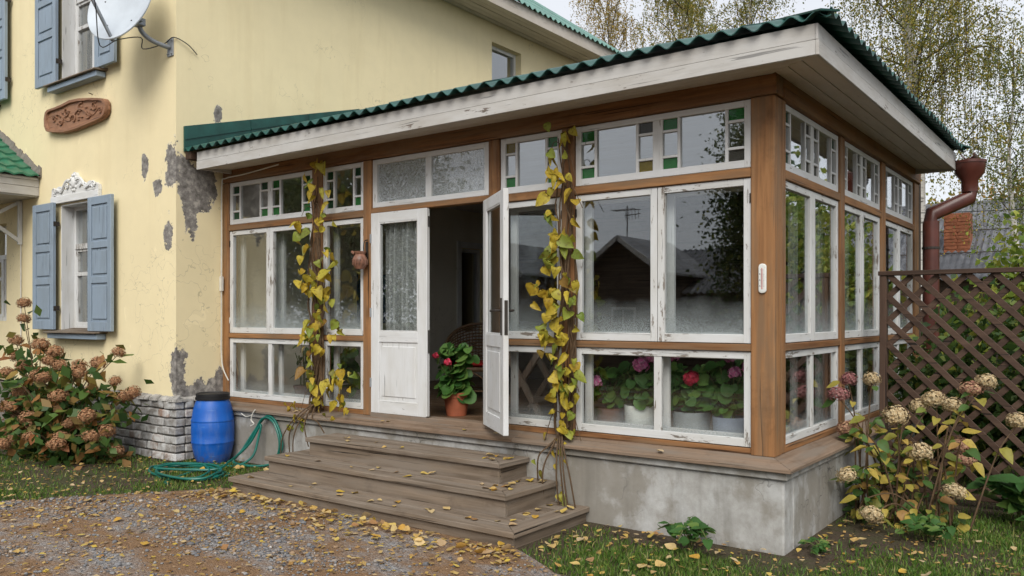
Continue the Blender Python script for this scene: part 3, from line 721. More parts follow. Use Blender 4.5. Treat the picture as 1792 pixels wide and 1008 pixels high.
# main roof: corrugated sheets on the side slope, plain far slope
def corr(mb, P, U, Wv, Lf, span, lam, amp, th=.007, per=8, phase=0.0):
    """sheet from edge point P along U (span), rising along Wv with length Lf(s)"""
    U = Vector(U).normalized(); Wv = Vector(Wv); Nn = Vector((0, 0, 1)); n_ = int(round(span/lam*per)); k = len(mb.v)
    for i in range(n_+1):
        s_ = span*i/n_; h = amp*math.cos(2*PI*s_/lam+phase); b = Vector(P)+U*s_
        e = b+Wv*Lf(s_)
        for q in (b, e):
            mb.v.append(tuple(q+Nn*h)); mb.v.append(tuple(q+Nn*(h-th)))
    for i in range(n_):
        a = k+4*i; b = a+4
        mb.f += [(a, b, b+2, a+2), (a+1, a+3, b+3, b+1), (a, a+1, b+1, b), (a+2, b+2, b+3, a+3)]
    a = k; b = k+4*n_
    mb.f += [(a, a+2, a+3, a+1), (b, b+1, b+3, b+2)]
tanm = .713; xe = -6.05; ze = 6.79; Lr = abs(-11-xe)
y = -1.05; i = 0
while y < 8.85:
    mb = MB(); sp = min(1.085, 8.86-y)
    corr(mb, (xe+random.uniform(-.01, .01), y, ze+.004*(i % 2)), (0, 1, 0), (-1, 0, tanm), lambda s_: Lr, sp, .155, .022)
    part('roof_sheet', mb, M['teal_roof'], house, smooth=True); y += 1.085; i += 1
mb = MB(); mb.add([(-11, -1.05, ze+tanm*Lr), (-11, 8.86, ze+tanm*Lr), (-15.95, 8.86, ze), (-15.95, -1.05, ze)], [(0, 1, 2, 3)])
part('far_roof_slope', mb, M['teal_roof'], house)
part('ridge_cap', MB().tube([(-11, -1.06, ze+tanm*Lr+.01), (-11, 8.87, ze+tanm*Lr+.01)], .09, 10), M['teal_roof'], house, smooth=True)
part('eave_board', MB().box(xe-.09, xe-.06, -1.0, 8.8, 6.585, 6.808), M['soffity'], house, bevel=.004)
for k in range(5):
    a = XH+.002+(xe-.092-XH)*k/5; b = XH+(xe-.092-XH)*(k+1)/5-.006
    part('soffit_board', MB().box(a, b, -1.0, 8.8, 6.60+.003*(k % 2), 6.62), M['soffity'], house, bevel=.003)
part('verge_board', MB().bar((xe-.02, 8.82, ze-.1), (-11, 8.82, ze+tanm*Lr-.1), .03, .16), M['soffity'], house)
part('verge_board', MB().bar((-15.9, 8.82, ze-.1), (-11, 8.82, ze+tanm*Lr-.1), .03, .16), M['soffity'], house)
part('verge_board', MB().bar((xe-.02, -1.0, ze-.1), (-11, -1.0, ze+tanm*Lr-.1), .03, .16), M['soffity'], house)
part('gable_soffit', MB().prism([(xe-.1, ze-.06), (-11, ze+tanm*Lr-.14), (-15.85, ze-.06), (-15.85, ze-.08), (-11, ze+tanm*Lr-.16), (xe-.1, ze-.08)], lambda a, b, t: (a, t, b), -.99, YH-.003), M['soffity'], house)

# entrance canopy of green tiles on the left of the house front
can = thing('entrance_canopy', 'small canopy of glossy green tiles on white boards over a doorway', 'canopy', (-11.2, -1.2, 3.3))
tn = .545
def canopy_z(x): return 3.56+(-10.02-x)*tn
mb = MB(); N = 34; rows = []
for r in range(7):                       # overlapping tile courses climbing to the left
    xa = -10.0-.23*r; xb = xa-.26
    tmb = MB(); k0 = len(tmb.v)
    for i in range(N+1):
        yy = YH-.02-1.9*i/N; h = .016*math.cos(2*PI*yy/.19)
        for xx, dz in ((xa, .028), (xa, .006), (xb, .0)): tmb.v.append((xx, yy, canopy_z(xx)+h+dz))
    for i in range(N):
        a = 3*i; tmb.f += [(a, a+3, a+5, a+2), (a, a+1, a+4, a+3)]
    part('tile_course', tmb, M['green_tile'], can, smooth=True)
part('canopy_deck', MB().prism([(-10.06, 3.54), (-11.7, canopy_z(-11.7)-.03), (-11.7, canopy_z(-11.7)-.06), (-10.06, 3.51)], lambda a, b, t: (a, t, b), YH-.02, YH-1.88), M['fasciay'], can)
for q in range(2): part('fascia_board', MB().box(-10.10, -10.075, -2.38, YH-.004, 3.30+.118*q, 3.414+.118*q), M['fasciay'], can, bevel=.004)
part('soffit_board', MB().box(-11.7, -10.105, -2.36, YH-.004, 3.285, 3.30), M['fasciay'], can)
mb = MB()
for i in range(20):
    x = -10.0-1.65*i/20; x2 = -10.0-1.65*(i+1)/20; wv = random.uniform(.09, .14)
    mb.add([(x, YH-.05, canopy_z(x)), (x2, YH-.05, canopy_z(x2)), (x2, YH-.012, canopy_z(x2)+wv), (x, YH-.012, canopy_z(x)+wv), (x, YH-.004, canopy_z(x)), (x2, YH-.004, canopy_z(x2)), (x2, YH-.003, canopy_z(x2)+wv), (x, YH-.003, canopy_z(x)+wv)],
           [(0, 1, 2, 3), (4, 7, 6, 5), (3, 2, 6, 7), (0, 3, 7, 4), (1, 5, 6, 2)])
part('mortar_flashing', mb, M['mortar'], can)
part('bracket', MB().box(-10.62, -10.585, YH-.06, YH-.006, 2.66, 3.28), M['whitez'], can, bevel=.003)
part('bracket', MB().bar((-10.60, YH-.03, 2.70), (-10.60, -1.35, 3.26), .035, .05), M['whitez'], can, bevel=.003)
part('bracket', MB().bar((-10.64, YH-.03, 3.26), (-10.64, -1.35, 2.72), .03, .045), M['whitez'], can, bevel=.003)
solo('downpipe_rod', MB().tube([(-10.60, YH-.02, 2.66), (-10.61, YH-.015, .78)], .009, 6), M['cable'], 'thin grey rod running down the yellow wall under the canopy bracket', 'rod', smooth=True)
# ------------------------------------------------------------------ the veranda
ver = thing('veranda', 'glazed wooden veranda with ochre posts, white sashes and green corrugated roof', 'veranda', (-3.3, 2.5, 0))
VF = lambda a, dd, z: (a, .10+dd, z)
VR = lambda a, dd, z: (-.10-dd, a, z)
def pb(mb, fn, a0, a1, d0, d1, z0, z1):
    P = [fn(a, dd, z) for a in (a0, a1) for dd in (d0, d1) for z in (z0, z1)]; xs, ys, zs = zip(*P)
    return mb.box(min(xs), max(xs), min(ys), max(ys), min(zs), max(zs))
YE = 5.12
# plinth, ledge, sill
part('plinth', MB().box(XH+.06, 0, 0, .2, -.3, .52).box(-.2, -.0005, .201, YE+.1, -.3, .52), M['concrete'], ver, bevel=.012)
part('plinth_ledge', MB().prism([(XH+.05, -.03), (.03, -.03), (.03, YE+.1), (-.1, YE+.1), (-.1, .1), (XH+.05, .1)], lambda a, b, t: (a, b, t), .522, .575), M['concrete'], ver, bevel=.006)
def sillp(pts_out, pts_in, mat):
    (ax, ay), (bx, by) = pts_out; (cx, cy), (dx, dy) = pts_in     # out a->b, in a->b
    t = .028; zo, zi = .606, .662
    V = [(ax, ay, zo-t), (bx, by, zo-t), (dx, dy, zi-t), (cx, cy, zi-t), (ax, ay, zo), (bx, by, zo), (dx, dy, zi), (cx, cy, zi)]
    part('sill_board', MB().add(V, [(0,3,2,1),(4,5,6,7),(0,1,5,4),(1,2,6,5),(2,3,7,6),(3,0,4,7)]), mat, ver, bevel=.004)
o_, i_ = .07, .14
for (a, b) in ((XH+.03, -4.62), (-4.617, -2.3), (-2.297, None)):
    if b is None: sillp(((a, -o_), (o_, -o_)), ((a, i_), (-i_, i_)), M['sillwx'])
    else: sillp(((a, -o_), (b, -o_)), ((a, i_), (b, i_)), M['sillwx'])
sillp(((o_, -o_+.003), (o_, 2.6)), ((-i_, i_+.003), (-i_, 2.6)), M['sillwy']); sillp(((o_, 2.603), (o_, YE+.08)), ((-i_, 2.603), (-i_, YE+.08)), M['sillwy'])
# posts and rails
POSTS = [(-6.735, -6.595), (-5.09, -4.935), (-4.30, -4.185), (-2.68, -2.56), (-1.90, -1.775)]
for (a, b) in POSTS: part('post', pb(MB(), VF, a, b, 0, .14, .655, 3.222), M['ochrez'], ver, bevel=.006)
part('corner_post', MB().box(-.275, -.10, .10, .26, .65, 3.222), M['ochrez'], ver, bevel=.008)
part('corner_trim', MB().box(-.125, -.101, .263, .345, .655, 3.222), M['ochrez'], ver, bevel=.006)
RP = [(1.78, 1.91), (3.28, 3.44), (4.88, 5.12)]
for (a, b) in RP: part('post', pb(MB(), VR, a, b, 0, .14, .655, 3.222), M['ochrez'], ver, bevel=.006)
BAYF = [(-6.595, -5.09), (-4.935, -4.30), (-2.56, -1.90), (-1.775, -.275)]
for (a, b) in BAYF:
    part('rail', pb(MB(), VF, a+.001, b-.001, .004, .10, 2.657, 2.724), M['ochrex'], ver, bevel=.004)
    part('rail', pb(MB(), VF, a+.001, b-.001, .004, .10, 1.398, 1.450), M['ochrex'], ver, bevel=.004)
    part('rail', pb(MB(), VF, a+.001, b-.001, .012, .10, .655, .700), M['ochrex'], ver, bevel=.004)
part('rail', pb(MB(), VF, -4.184, -2.681, .004, .10, 2.683, 2.735), M['ochrex'], ver, bevel=.004)
part('threshold', pb(MB(), VF, -4.184, -2.561, -.01, .14, .645, .688), M['sillwx'], ver, bevel=.004)
BAYR = [(.346, 1.78), (1.91, 3.28), (3.44, 4.88)]
for (a, b) in BAYR:
    for z0, z1 in ((2.657, 2.724), (1.398, 1.450), (.655, .70)): part('rail', pb(MB(), VR, a+.001, b-.001, .004, .10, z0, z1), M['ochrey'], ver, bevel=.004)
part('beam', MB().box(XH+.03, -.082, .078, .24, 3.225, 3.41), M['ochrex'], ver, bevel=.006)
part('beam', MB().box(-.24, -.077, .243, YE, 3.225, 3.41), M['ochrey'], ver, bevel=.006)
# sashes
def sash(fn, ax, a0, a1, z0, z1, panes, bars, st=.055, tp=.05, bt=.062, d0=.022, d1=.068, hinge=None, mat='worn', inner=False):
    mb = MB(); g = .003
    pb(mb, fn, a0+g, a0+st, d0, d1, z0+g, z1-g); pb(mb, fn, a1-st, a1-g, d0, d1, z0+g, z1-g); mb.mark(0)
    pb(mb, fn, a0+st, a1-st, d0+.001, d1-.001, z1-tp, z1-g); pb(mb, fn, a0+st, a1-st, d0+.001, d1-.001, z0+g, z0+bt); mb.mark(1)
    o = part('window_sash', mb, [M[mat+'z'], M[mat+ax]], ver, bevel=.003)
    for b in bars: part('glazing_bar', pb(MB(), fn, b[0], b[1], d0+.006, d1-.006, b[2], b[3]), M[mat+'z'], o, bevel=.002)
    for p in panes:
        part('pane', pb(MB(), fn, p[0]-.003, p[1]+.003, (d0+d1)/2, (d0+d1)/2+.004, p[2]-.003, p[3]+.003), M[p[4]], o)
    if inner:
        q = MB(); e0, e1 = .165, .20
        pb(q, fn, a0+.004, a0+st+.012, e0, e1, z0+.004, z1-.004); pb(q, fn, a1-st-.012, a1-.004, e0, e1, z0+.004, z1-.004); q.mark(0)
        pb(q, fn, a0+st+.012, a1-st-.012, e0+.001, e1-.001, z1-tp-.012, z1-.004); pb(q, fn, a0+st+.012, a1-st-.012, e0+.001, e1-.001, z0+.004, z0+bt+.01); q.mark(1)
        for b in bars: pb(q, fn, b[0], b[1], e0+.002, e1-.002, z0+bt+.01, z1-tp-.012)
        q.mark(0); part('inner_frame', q, [M['whitez'], M['white'+ax]], o, bevel=.003)
    if hinge is not None:
        for zz in (z0+.15, z1-.15): part('hinge', pb(MB(), fn, hinge-.010, hinge+.010, d0-.006, d0+.01, zz-.035, zz+.035), M['wornz' if zz < z0+.5 else 'iron'], o)
    return o
def deco(a0, a1, z0, z1, c1, c2):
    """one light: three small panes | large pane | three small panes"""
    cw = min(.125, (a1-a0)*.19); bw = .024; zb = z0+(z1-z0)*.245; zt = z1-(z1-z0)*.245
    if c1 is None: L0 = a0
    else: L0 = a0+cw+bw
    R0 = a1-cw-bw
    P = [(L0, R0, z0, z1, 'glass_upper')]; B = [(R0, R0+bw, z0, z1), (L0-bw, L0, z0, z1)]
    for (q0, q1, cc) in ((a0, a0+cw, c1), (a1-cw, a1, c2)):
        P += [(q0, q1, z0, zb-.01, cc[2]), (q0, q1, zb+.01, zt-.01, cc[1]), (q0, q1, zt+.01, z1, cc[0])]
        B += [(q0, q1, zb-.01, zb+.01), (q0, q1, zt-.01, zt+.01)]
    return P, B
G, DG, OL, GR, CL = 'glass_green', 'glass_dgreen', 'glass_olive', 'glass_grey', 'glass_upper'
def upper(fn, ax, a0, a1, cols, z0=2.726, z1=3.222):
    st, tp, bt = .055, .05, .06; n_ = len(cols); mul = .085
    wd = (a1-a0-2*st-mul*(n_-1))/n_; P = []; B = []
    for i, (c1, c2) in enumerate(cols):
        q0 = a0+st+i*(wd+mul); p, b = deco(q0, q0+wd, z0+bt, z1-tp, c1, c2); P += p; B += b
        if i: B.append((q0-mul, q0, z0+bt, z1-tp))
    sash(fn, ax, a0, a1, z0, z1, P, B, st, tp, bt, mat='white')
upper(VF, 'x', -6.595, -5.09, [((DG, CL, DG), (DG, CL, G)), ((G, CL, G), (DG, CL, G))])
upper(VF, 'x', -4.935, -4.30, [((DG, CL, DG), (DG, CL, G))])
upper(VF, 'x', -2.56, -1.90, [((OL, CL, G), (G, CL, G))])
upper(VF, 'x', -1.775, -.275, [((G, CL, G), (GR, CL, OL)), ((G, CL, G), (G, CL, GR))])
for (a, b) in BAYR: upper(VR, 'y', a, b, [((DG, CL, DG), (GR, CL, GR)), ((GR, CL, GR), (DG, CL, GR))])
sash(VF, 'x', -4.184, -2.681, 2.736, 3.222, [(-4.12, -3.47, 2.79, 3.17, 'glass_lace'), (-3.39, -2.745, 2.79, 3.17, 'glass_lace')], [(-3.467, -3.393, 2.79, 3.17)], .064, .052, .054, mat='white')
def casement(fn, ax, a0, a1, hinge=None):
    sash(fn, ax, a0, a1, 1.452, 2.655, [(a0+.06, a1-.06, 1.452+.068, 2.655-.055, 'glass')], [], .06, .055, .068, hinge=hinge, inner=True)
def lower(fn, ax, a0, a1, two=True):
    z0, z1 = .702, 1.396
    if two:
        m = (a0+a1)/2; sash(fn, ax, a0, a1, z0, z1, [(a0+.058, m-.032, z0+.065, z1-.055, 'glass_low'), (m+.032, a1-.058, z0+.065, z1-.055, 'glass_low')], [(m-.032, m+.032, z0+.065, z1-.055)], .058, .055, .065, inner=True)
    else: sash(fn, ax, a0, a1, z0, z1, [(a0+.058, a1-.058, z0+.065, z1-.055, 'glass_low')], [], .058, .055, .065, inner=True)
for (a, b) in (BAYF[0], BAYF[3]):
    m = (a+b)/2; casement(VF, 'x', a, m, a+.004); casement(VF, 'x', m, b, b-.004); lower(VF, 'x', a, b)
for (a, b) in (BAYF[1], BAYF[2]): casement(VF, 'x', a, b, b-.004); lower(VF, 'x', a, b, False)
for (a, b) in BAYR:
    m = (a+b)/2; casement(VR, 'y', a, m); casement(VR, 'y', m, b); lower(VR, 'y', a, b)
# doors: built closed with the hinge at x=0, leaf along +x, then placed
def door(Mx, hand, curtain_side):
    Wd, z0, z1, t = .752, .69, 2.68, .045
    def B(mb, x0, x1, y0, y1, a, b):
        if hand < 0: x0, x1 = -x1, -x0
        return mb.box(x0, x1, y0, y1, a, b)
    mb = MB(); B(mb, 0, .115, 0, t, z0, z1); B(mb, Wd-.115, Wd, 0, t, z0, z1); mb.mark(0)
    for a, b in ((z1-.10, z1), (1.395, 1.50), (z0, z0+.13)): B(mb, .115, Wd-.115, .001, t-.001, a, b)
    mb.mark(1); o = part('door', mb.xf(Mx), [M['whitez'], M['whitex']], ver, bevel=.004)
    p = MB(); B(p, .111, Wd-.111, .012, t-.012, z0+.126, 1.399); B(p, .15, Wd-.15, .004, t-.004, z0+.17, 1.355)
    part('panel', p.xf(Mx), M['whitez'], o, bevel=.005)
    part('pane', B(MB(), .111, Wd-.111, .02, .024, 1.497, z1-.097).xf(Mx), M['glass_clear'], o)
    bd = MB()
    for y0_, y1_ in ((.003, .019), (.025, .041)):
        B(bd, .115, .127, y0_, y1_, 1.50, z1-.10); B(bd, Wd-.127, Wd-.115, y0_, y1_, 1.50, z1-.10); B(bd, .127, Wd-.127, y0_, y1_, 1.50, 1.512); B(bd, .127, Wd-.127, y0_, y1_, z1-.112, z1-.10)
    part('glazing_bead', bd.xf(Mx), M['whitez'], o, bevel=.002)
    for zz in (z0+.3, z0+1.0, z1-.25): part('hinge', B(MB(), -.010, .010, -.006, .014, zz-.045, zz+.045).xf(Mx), M['metal'], o)
    return o, B, Wd, t
MxL = Matrix.Translation((-4.176, .092, 0))
dl, B_, Wd, t = door(MxL, 1, 1)
part('astragal', B_(MB(), Wd+.001, Wd+.018, -.012, .03, .70, 2.67).xf(MxL), M['whitez'], dl, bevel=.004)
part('bolt', B_(MB(), Wd+.019, Wd+.023, .004, .02, 2.38, 2.58).xf(MxL) if False else MB().box(-4.176+Wd+.0185, -4.176+Wd+.0225, .096, .112, 1.30, 1.52).box(-4.176+Wd+.0185, -4.176+Wd+.0225, .096, .112, 2.5, 2.6), M['iron'], dl)
ang = math.atan2(-.50, .625)         # direction of the open leaf
MxR = Matrix.Translation((-2.672, .085, 0)) @ Matrix.Rotation(ang+PI, 4, 'Z')
dr, B_, Wd, t = door(MxR, -1, -1)
hb = MB()
def hbx(x0, x1, y0, y1, a, b): hb.box(-x1, -x0, y0, y1, a, b)
hbx(Wd-.085, Wd-.045, -.006, 0, 1.50, 1.80); hbx(Wd-.085, Wd-.045, t, t+.006, 1.50, 1.80)
for y_, s_ in ((-.006, -1), (t+.006, 1)):
    hb.tube([(-(Wd-.065), y_, 1.70), (-(Wd-.065), y_+s_*.045, 1.70), (-(Wd-.085), y_+s_*.055, 1.70), (-(Wd-.19), y_+s_*.055, 1.695)], .010, 8)
part('handle', hb.xf(MxR), M['iron'], dr, smooth=True)
part('lock_plate', MB().box(-Wd-.003, -Wd, .008, t-.008, 1.50, 1.78).xf(MxR), M['iron'], dr)
# floor, ceiling, inner walls
yb = .245; k = 0
while yb < YE-.05:
    part('floor_board', MB().box(XH+.01, -.25, yb, yb+.137, .60, .655+random.uniform(-.002, .002)), M['floorx'], ver, bevel=.003); yb += .14
part('ceiling', MB().box(XH+.01, -.245, .245, YE-.01, 3.352, 3.372), M['whitex'], ver)
part('back_wall', MB().box(XH+.01, -.1, YE+.001, YE+.12, .3, 3.36), M['logs'], ver)
part('inner_lining', MB().box(XH+.002, XH+.02, .245, 4.40, .655, 3.35).box(XH+.002, XH+.02, 5.02, YE, .655, 3.35).box(XH+.002, XH+.02, 4.40, 5.02, .655, 1.33).box(XH+.002, XH+.02, 4.40, 5.02, 2.77, 3.35), M['inplaster'], ver)
mb = MB()
for (a0, a1, z0, z1) in ((4.32, 4.42, 1.25, 2.85), (5.0, 5.10, 1.25, 2.85), (4.42, 5.0, 2.75, 2.85), (4.42, 5.0, 1.25, 1.35)): mb.box(XH+.021, XH+.05, a0, a1, z0, z1)
part('inner_window_casing', mb, M['whitez'], ver, bevel=.004)
# roof: fascia, soffit, corrugated hip
FO = .35; XO = .32; ZF0, ZF1 = 3.30, 3.50
part('fascia_board', MB().box(XH+.20, XO, -FO-.022, -FO, ZF0, 3.395), M['fasciax'], ver, bevel=.003)
part('fascia_board', MB().box(XH+.20, XO-.002, -FO-.016, -FO+.002, 3.398, ZF1), M['fasciax'], ver, bevel=.003)
part('fascia_board', MB().box(XO+.001, XO+.023, -FO-.022, 4.82, ZF0-.002, 3.395), M['fasciay'], ver, bevel=.003)
part('fascia_board', MB().box(XO-.001, XO+.017, -FO-.016, 4.82, 3.398, ZF1), M['fasciay'], ver, bevel=.003)
part('fascia_board', MB().box(-.1, XO-.002, 4.797, 4.815, ZF0, ZF1), M['fasciax'], ver, bevel=.003)
part('fascia_board', MB().box(XH+.20, XH+.22, -FO+.004, .07, ZF0+.01, ZF1), M['fasciay'], ver, bevel=.003)
nb = 3; dp = (FO+.078)/nb
for i in range(nb):
    q0, q1 = i*dp+.002, (i+1)*dp-.002; sl = lambda q: ZF0+.012+.05*q/(FO+.078)
    V = [(XH+.22, -FO+q0, sl(q0)), (XO-q0, -FO+q0, sl(q0)), (XO-q1, -FO+q1, sl(q1)), (XH+.22, -FO+q1, sl(q1))]
    part('soffit_board', MB().add(V+[(a, b, c+.016) for a, b, c in V], [(0,3,2,1),(4,5,6,7),(0,1,5,4),(1,2,6,5),(2,3,7,6),(3,0,4,7)]), M['soffitx'], ver, bevel=.002)
    q0r, q1r = i*dp*.93+.004, (i+1)*dp*.93-.003
    V = [(XO-q0r, -FO+q0r+.002, sl(q0r)), (XO-q0r, 4.795, sl(q0r)), (XO-q1r, 4.795, sl(q1r)), (XO-q1r, -FO+q1r+.002, sl(q1r))]
    part('soffit_board', MB().add(V+[(a, b, c+.016) for a, b, c in V], [(0,1,2,3),(7,6,5,4),(0,4,5,1),(1,5,6,2),(2,6,7,3),(3,7,4,0)]), M['soffity'], ver, bevel=.002)
PT = .335; EY, EX, EB, ZR = -.43, .43, 4.88, 3.535; HALF = (EB-EY)/2; RY = EY+HALF
x = XH+.06; i = 0
while x < EX-.02:
    sp = min(1.085, EX-x); mb = MB(); xx = x
    corr(mb, (x, EY+random.uniform(-.012, .012), ZR+.005*(i % 2)), (1, 0, 0), (0, 1, PT), lambda s_, xx=xx: min(HALF, max(.01, EX-(xx+s_))), sp, .155, .023)
    part('roof_sheet', mb, M['green_roof'], ver, smooth=True)
    mb = MB(); corr(mb, (x, EB, ZR+.005*(i % 2)), (1, 0, 0), (0, -1, PT), lambda s_, xx=xx: min(HALF, max(.01, EX-(xx+s_))), sp, .155, .023)
    part('roof_sheet', mb, M['green_roof'], ver, smooth=True)
    x += 1.085; i += 1
y = EY; i = 0
while y < EB-.02:
    sp = min(1.085, EB-y); mb = MB(); yy = y
    corr(mb, (EX+random.uniform(-.012, .012), y, ZR+.003*(i % 2)), (0, 1, 0), (-1, 0, PT), lambda s_, yy=yy: max(.01, min(yy+s_-EY, EB-yy-s_)), sp, .155, .023)
    part('roof_sheet', mb, M['green_roof'], ver, smooth=True); y += 1.085; i += 1
def cap(p, q, r=.085):
    part('ridge_cap', MB().tube([p, q], r, 10), M['green_roof'], ver, smooth=True)
zr = ZR+PT*HALF
mb = MB().bar((EX, EY, ZR+.006), (EX-HALF, RY, zr+.03), .13, .012); part('ridge_cap', mb, M['green_roof'], ver)
mb = MB().bar((EX, EB, ZR+.012), (EX-HALF, RY, zr+.03), .17, .012); part('ridge_cap', mb, M['green_roof'], ver)
cap((XH+.05, RY, zr-.02), (EX-HALF, RY, zr-.02), .08)
# wall flashing, three lengths
for k in range(3):
    ya = EY+.02+(RY-EY)*k/3; ybb = EY+.02+(RY-EY)*(k+1)/3-.004; e = .004*k
    f = lambda yq: ZR+PT*(yq-EY)
    h = lambda yq: .27-.16*(yq-EY)/(RY-EY)
    xw = XH+.025+e
    V = [(xw, ya, f(ya)-.02), (xw, ybb, f(ybb)-.02), (xw, ybb, f(ybb)+h(ybb)), (xw, ya, f(ya)+h(ya))]
    mb = MB().add(V+[(XH+.003, b, c) for a, b, c in V], [(0,1,2,3),(7,6,5,4),(0,4,5,1),(1,5,6,2),(2,6,7,3),(3,7,4,0)])
    mb.bar((xw+.004, ya, f(ya)+h(ya)*.45), (xw+.004, ybb, f(ybb)+h(ybb)*.45), .012, .012)
    part('wall_flashing', mb, M['green_roof'], ver)
part('rafter_end', MB().box(XH+.03, XH+.14, -.40, .08, 3.43, 3.51), M['darky'], ver)

# ------------------------------------------------------------------ wooden steps
steps = thing('wooden_steps', 'three wide weathered grey plank steps below the veranda door', 'steps', (-3.3, -.5, 0))
TI = [(-4.95, -1.56, -1.02, .0, .125), (-4.80, -1.86, -.72, .125, .295), (-4.56, -2.15, -.42, .295, .462)]
for k, (x0, x1, y0, zb, zt) in enumerate(TI):
    ov = .03; tk = .042; bw = .17
    part('riser', MB().box(x0+ov, x1-ov, y0+ov, y0+ov+.03, zb-.02, zt-tk-.001), M['greyx'], steps, bevel=.004)
    part('riser', MB().box(x1-ov-.03, x1-ov-.001, y0+ov+.031, -.002, zb-.02, zt-tk-.001), M['greyy'], steps, bevel=.004)
    part('riser', MB().box(x0+ov+.001, x0+ov+.03, y0+ov+.031, -.002, zb-.02, zt-tk-.001), M['greyy'], steps, bevel=.004)
    def tread(poly, mat):
        dz = random.uniform(-.002, .002)
        part('tread_board', MB().prism(poly, lambda a, b, t_: (a, b, t_), zt-tk+dz, zt+dz), mat, steps, bevel=.005)
    tread([(x0, y0), (x1, y0), (x1-bw, y0+bw-.003), (x0, y0+bw-.003)], M['greyx'])
    tread([(x1, y0+.003), (x1, -.003), (x1-bw, -.003), (x1-bw, y0+bw)], M['greyy'])
    q = y0+bw
    while q < -.05:
        e = min(q+.155, -.003)
        tread([(x0+random.uniform(-.006, .006), q), (x1-bw-.003, q), (x1-bw-.003, e-.004), (x0, e-.004)], M['greyx']); q = e

# ------------------------------------------------------------------ lattice fence
lat = thing('lattice_fence', 'dark brown diagonal lattice fence panel beside the veranda', 'fence', (1.6, 2.4, 0))
LX0, LX1, LZ0, LZ1, LY = .085, 3.4, .12, 2.02, 2.40
part('post', MB().box(LX0-.005, LX0+.055, LY-.035, LY+.035, 0, LZ1), M['darkz'], lat, bevel=.004)
part('post', MB().box(LX1, LX1+.06, LY-.035, LY+.035, 0, LZ1), M['darkz'], lat, bevel=.004)
part('top_rail', MB().box(LX0-.015, LX1+.07, LY-.045, LY+.045, LZ1+.001, LZ1+.042), M['darkx'], lat, bevel=.004)
part('bottom_rail', MB().box(LX0+.056, LX1-.001, LY-.03, LY+.03, LZ0-.05, LZ0), M['darkx'], lat, bevel=.004)
def slat(s_, yy):
    H = LZ1-LZ0; c = -H-.2
    xa, xb = LX0+.056, LX1-.001
    c = xa-H
    while c < xb+H:
        # line x = c + t, z = LZ1 - t (falling right) or z = LZ0 + t (rising right)
        t0 = max(0, xa-c); t1 = min(H, xb-c)
        if t1-t0 > .08:
            z = (lambda t_: LZ1-t_) if s_ > 0 else (lambda t_: LZ0+t_)
            jit = random.uniform(-.004, .004)
            w0, w1 = random.uniform(-.012, .012), random.uniform(-.012, .012)
            part('slat', MB().bar((c+t0+w0*(t0 > 0), yy+jit, z(t0)+w0*(t0 <= 0)*0), (c+t1, yy+jit*.5, z(t1)+w1*(t1 < H)*0), .014, .052, (0, 0, 1)), M['darkx'], lat, bevel=.003)
        c += .212+random.uniform(-.009, .009)
slat(1, LY-.016); slat(-1, LY+.006)

# ------------------------------------------------------------------ drainpipe
dpn = thing('drainpipe', 'dark red-brown metal drainpipe with funnel head at the roof corner', 'drainpipe', (.12, 4.60, 0))
hx, hy, py_ = .47, 4.86, 4.60
part('funnel', MB().lathe([(.002, 3.05), (.085, 3.05), (.088, 3.18), (.15, 3.26), (.165, 3.37), (.172, 3.37), (.172, 3.40), (.15, 3.40), (.135, 3.28), (.07, 3.2), (.002, 3.2)], (hx, hy, 0), 20), M['pipe'], dpn, smooth=True)
part('elbow', MB().tube([(hx, hy, 3.06), (hx, hy, 2.99), (.125, py_, 2.80), (.12, py_, 2.70)], .082, 16), M['pipe'], dpn, smooth=True)
part('pipe', MB().tube([(.12, py_, 2.72), (.12, py_, .25)], .086, 16), M['pipe'], dpn, smooth=True)
part('shoe', MB().tube([(.12, py_, .26), (.12, py_, .18), (.28, py_, .06)], .09, 16), M['pipe'], dpn, smooth=True)
for zz in (1.0, 2.42): part('strap', MB().tube([(.12, py_, zz-.012), (.12, py_, zz+.012)], .094, 16), M['iron'], dpn)
gut = MB(); prof = [(math.cos(a)*.07, math.sin(a)*.07) for a in [PI+PI*i/8 for i in range(9)]]
poly = [(a, b) for a, b in prof]+[(a*.9, b*.9) for a, b in reversed(prof)]
gut.prism(poly, lambda a, b, t_: (hx+a, t_, 3.47+b), 4.70, 5.0)
part('gutter_end', gut, M['pipe'], dpn, smooth=True)
# ------------------------------------------------------------------ water barrel
bar = thing('water_barrel', 'blue plastic water barrel with black lid standing at the house corner', 'barrel', (-6.40, -.23, 0))
prof = [(.002, .0), (.165, .0), (.178, .02), (.205, .10), (.226, .20), (.229, .215), (.233, .222), (.233, .232), (.229, .240), (.232, .33), (.232, .43), (.229, .440), (.233, .448), (.233, .458), (.228, .466), (.213, .56), (.188, .64), (.165, .685), (.16, .70), (.002, .70)]
part('body', MB().lathe([(a, b*1.06) for a, b in prof], (-6.40, -.23, 0), 40), M['barrel'], bar, smooth=True)
part('lid', MB().lathe([(a, b+.04) for a, b in [(.160, .672), (.188, .674), (.190, .70), (.180, .702), (.182, .715), (.182, .74), (.172, .745), (.165, .735), (.002, .735)]], (-6.40, -.23, 0), 40), M['black'], bar, smooth=True)

